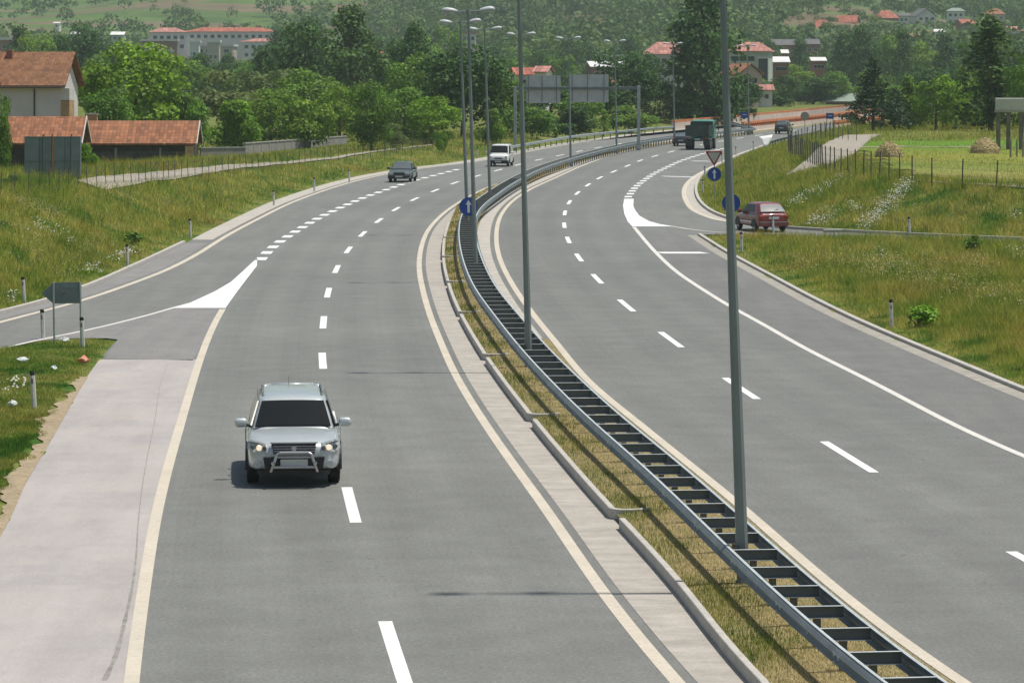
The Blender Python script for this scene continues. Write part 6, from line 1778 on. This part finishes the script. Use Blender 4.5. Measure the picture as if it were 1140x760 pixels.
# --- green dump truck seen from behind
tr = thing('dump_truck', 'green dump truck with teal cab driving away under the tallest poplar', 'truck')
b = MB(); b.box((0, 0, .95), (.86, 6.2, .24)); b.build('chassis', M['trim'], tr, bevel=.02)
b = MB()
b.box((0, 1.0, 1.36), (2.3, 4.2, .1)); b.box((-1.12, 1.0, 1.85), (.07, 4.2, .95)); b.box((1.12, 1.0, 1.85), (.07, 4.2, .95)); b.box((0, -1.06, 2.0), (2.16, .07, 1.25))
for y in (-.6, .4, 1.4, 2.4):
    for s in (-1, 1): b.box((s * 1.175, y, 1.85), (.05, .1, .92))
bd = b.build('dump_body', M['truckgreen'], tr, bevel=.01)
b = MB(); b.box((0, 3.085, 1.85), (2.28, .06, .98)); 
for x in (-.75, 0, .75): b.box((x, 3.13, 1.85), (.07, .05, .92))
b.box((0, 3.135, 2.30), (2.3, .06, .08)); b.build('tailgate', M['truckgreen'], bd, bevel=.01)
b = MB(); b.loft([outline(-3.5, -1.55, 1.16, 1.0, 9, 32), outline(-3.5, -1.5, 1.18, 1.9, 9, 32), outline(-3.3, -1.55, 1.08, 2.68, 8, 32), outline(-3.1, -1.7, .9, 2.80, 6, 32)]); cab = b.build('cab', M['teal'], tr, smooth=True, angle=40)
b = MB(); b.box((0, -1.50, 2.42), (1.5, .05, .34)); b.build('rear_window', M['glass_sky'], cab)
for s in (-1, 1):
    b = MB(); b.tube((s * 1.15, -3.1, 2.1), (s * 1.42, -3.1, 2.2), .02, n=6); b.box((s * 1.42, -3.1, 1.98), (.08, .18, .52)); b.build('mirror', M['trim'], cab)
    b = MB(); b.box((s * 1.185, -2.4, 2.25), (.02, .8, .5)); b.build('side_window', M['glass_dark'], cab)
    for y, dual in ((-2.5, 0), (1.0, 1), (2.25, 1)):
        b = MB(); ww = .58 if dual else .3; b.tube((s * (1.18 - ww), 0, 0), (s * 1.18, 0, 0), .5, n=28); o = b.build('wheel', M['tyre'], tr, smooth=True, angle=40, bevel=.04); o.location = (0, y, .5)
        b = MB(); b.tube((s * 1.13, 0, 0), (s * 1.19, 0, 0), .26, n=20); b.build('rim', M['galv_d'], o)
    b = MB(); b.box((s * .85, 2.95, .72), (.62, .02, .5)); b.build('mud_flap', M['trim'], tr)
    b = MB(); b.box((s * .88, 3.1, 1.12), (.34, .06, .13)); b.build('tail_lamp', M['redlens'], tr)
b = MB(); b.box((0, 3.08, 1.02), (1.3, .08, .2)); b.build('rear_beam', M['truckgreen'], tr)
b = MB(); b.box((0, 3.13, 1.02), (.5, .02, .12)); b.build('number_plate', M['plate'], tr)
Y = 316 + 2.9; hx, hy = hd_at(RD, Y); place(tr, atY(780, Y), Y, hx, hy)
# ------------------------------------------------------------------ camera, light, air
cam = bpy.data.cameras.new('camera'); co = bpy.data.objects.new('camera', cam); C.objects.link(co)
co.location = (0, 0, CH); co.rotation_euler = (R(90), 0, 0)
cam.sensor_width = 36.0; cam.lens = F / 1140 * 36.0
cam.shift_y = -(380 - HY) / 1140
cam.clip_start = .5; cam.clip_end = 9000
SC.camera = co
EL, AZ = R(71), R(90)                 # azimuth measured from +Y towards +X
sdir = Vector((math.sin(AZ) * math.cos(EL), math.cos(AZ) * math.cos(EL), math.sin(EL)))
sl = bpy.data.lights.new('sun', 'SUN'); so = bpy.data.objects.new('sun', sl); C.objects.link(so)
sl.energy = 4.5; sl.angle = R(1.8); sl.color = (1.0, .95, .86)
so.rotation_euler = (-sdir).to_track_quat('-Z', 'Y').to_euler(); so.location = sdir * 100
w = bpy.data.worlds.new('World'); SC.world = w; w.use_nodes = True
nt = w.node_tree; sky = nt.nodes.new('ShaderNodeTexSky'); sky.sky_type = 'NISHITA'; sky.sun_disc = False
sky.sun_elevation = EL; sky.sun_rotation = AZ; sky.air_density = 1.2; sky.dust_density = 2.0
nt.links.new(sky.outputs[0], nt.nodes['Background'].inputs['Color']); nt.nodes['Background'].inputs['Strength'].default_value = .085

def haze():
    b = MB(); b.box((0, 2110, 100), (3500, 4600, 560))
    b.v = []; b.f = []
    x0, x1, y0, y1, z0, z1 = -1700, 1700, -60, 4350, -2.0, float(ZT.max()) + 22
    b.add([(x, y, z) for z in (z0, z1) for y in (y0, y1) for x in (x0, x1)], [(0, 2, 3, 1), (4, 5, 7, 6), (0, 1, 5, 4), (2, 6, 7, 3), (0, 4, 6, 2), (1, 3, 7, 5)])
    m = bpy.data.materials.new('valley haze'); m.use_nodes = True; t = m.node_tree
    t.nodes.remove(t.nodes['Principled BSDF'])
    v = t.nodes.new('ShaderNodeVolumePrincipled'); v.inputs['Color'].default_value = (.78, .93, .97, 1); v.inputs['Density'].default_value = HAZE; v.inputs['Anisotropy'].default_value = .2
    t.links.new(v.outputs[0], t.nodes['Material Output'].inputs['Volume'])
    o = b.build('haze', m); o['kind'] = 'stuff'; o['label'] = 'thin blue haze filling the valley air'
HAZE = .000125
haze()
SC.view_settings.view_transform = 'Standard'; SC.view_settings.look = 'None'; SC.view_settings.gamma = 1; SC.view_settings.use_curve_mapping = False
SC.view_settings.exposure = 0.0
SC.render.engine = 'CYCLES'
cy = SC.cycles
cy.use_denoising = True
try: cy.denoiser = 'OPENIMAGEDENOISE'
except Exception: pass
cy.max_bounces = 6; cy.diffuse_bounces = 3; cy.glossy_bounces = 3; cy.transmission_bounces = 4; cy.volume_bounces = 1; cy.transparent_max_bounces = 8
cy.sample_clamp_indirect = 6
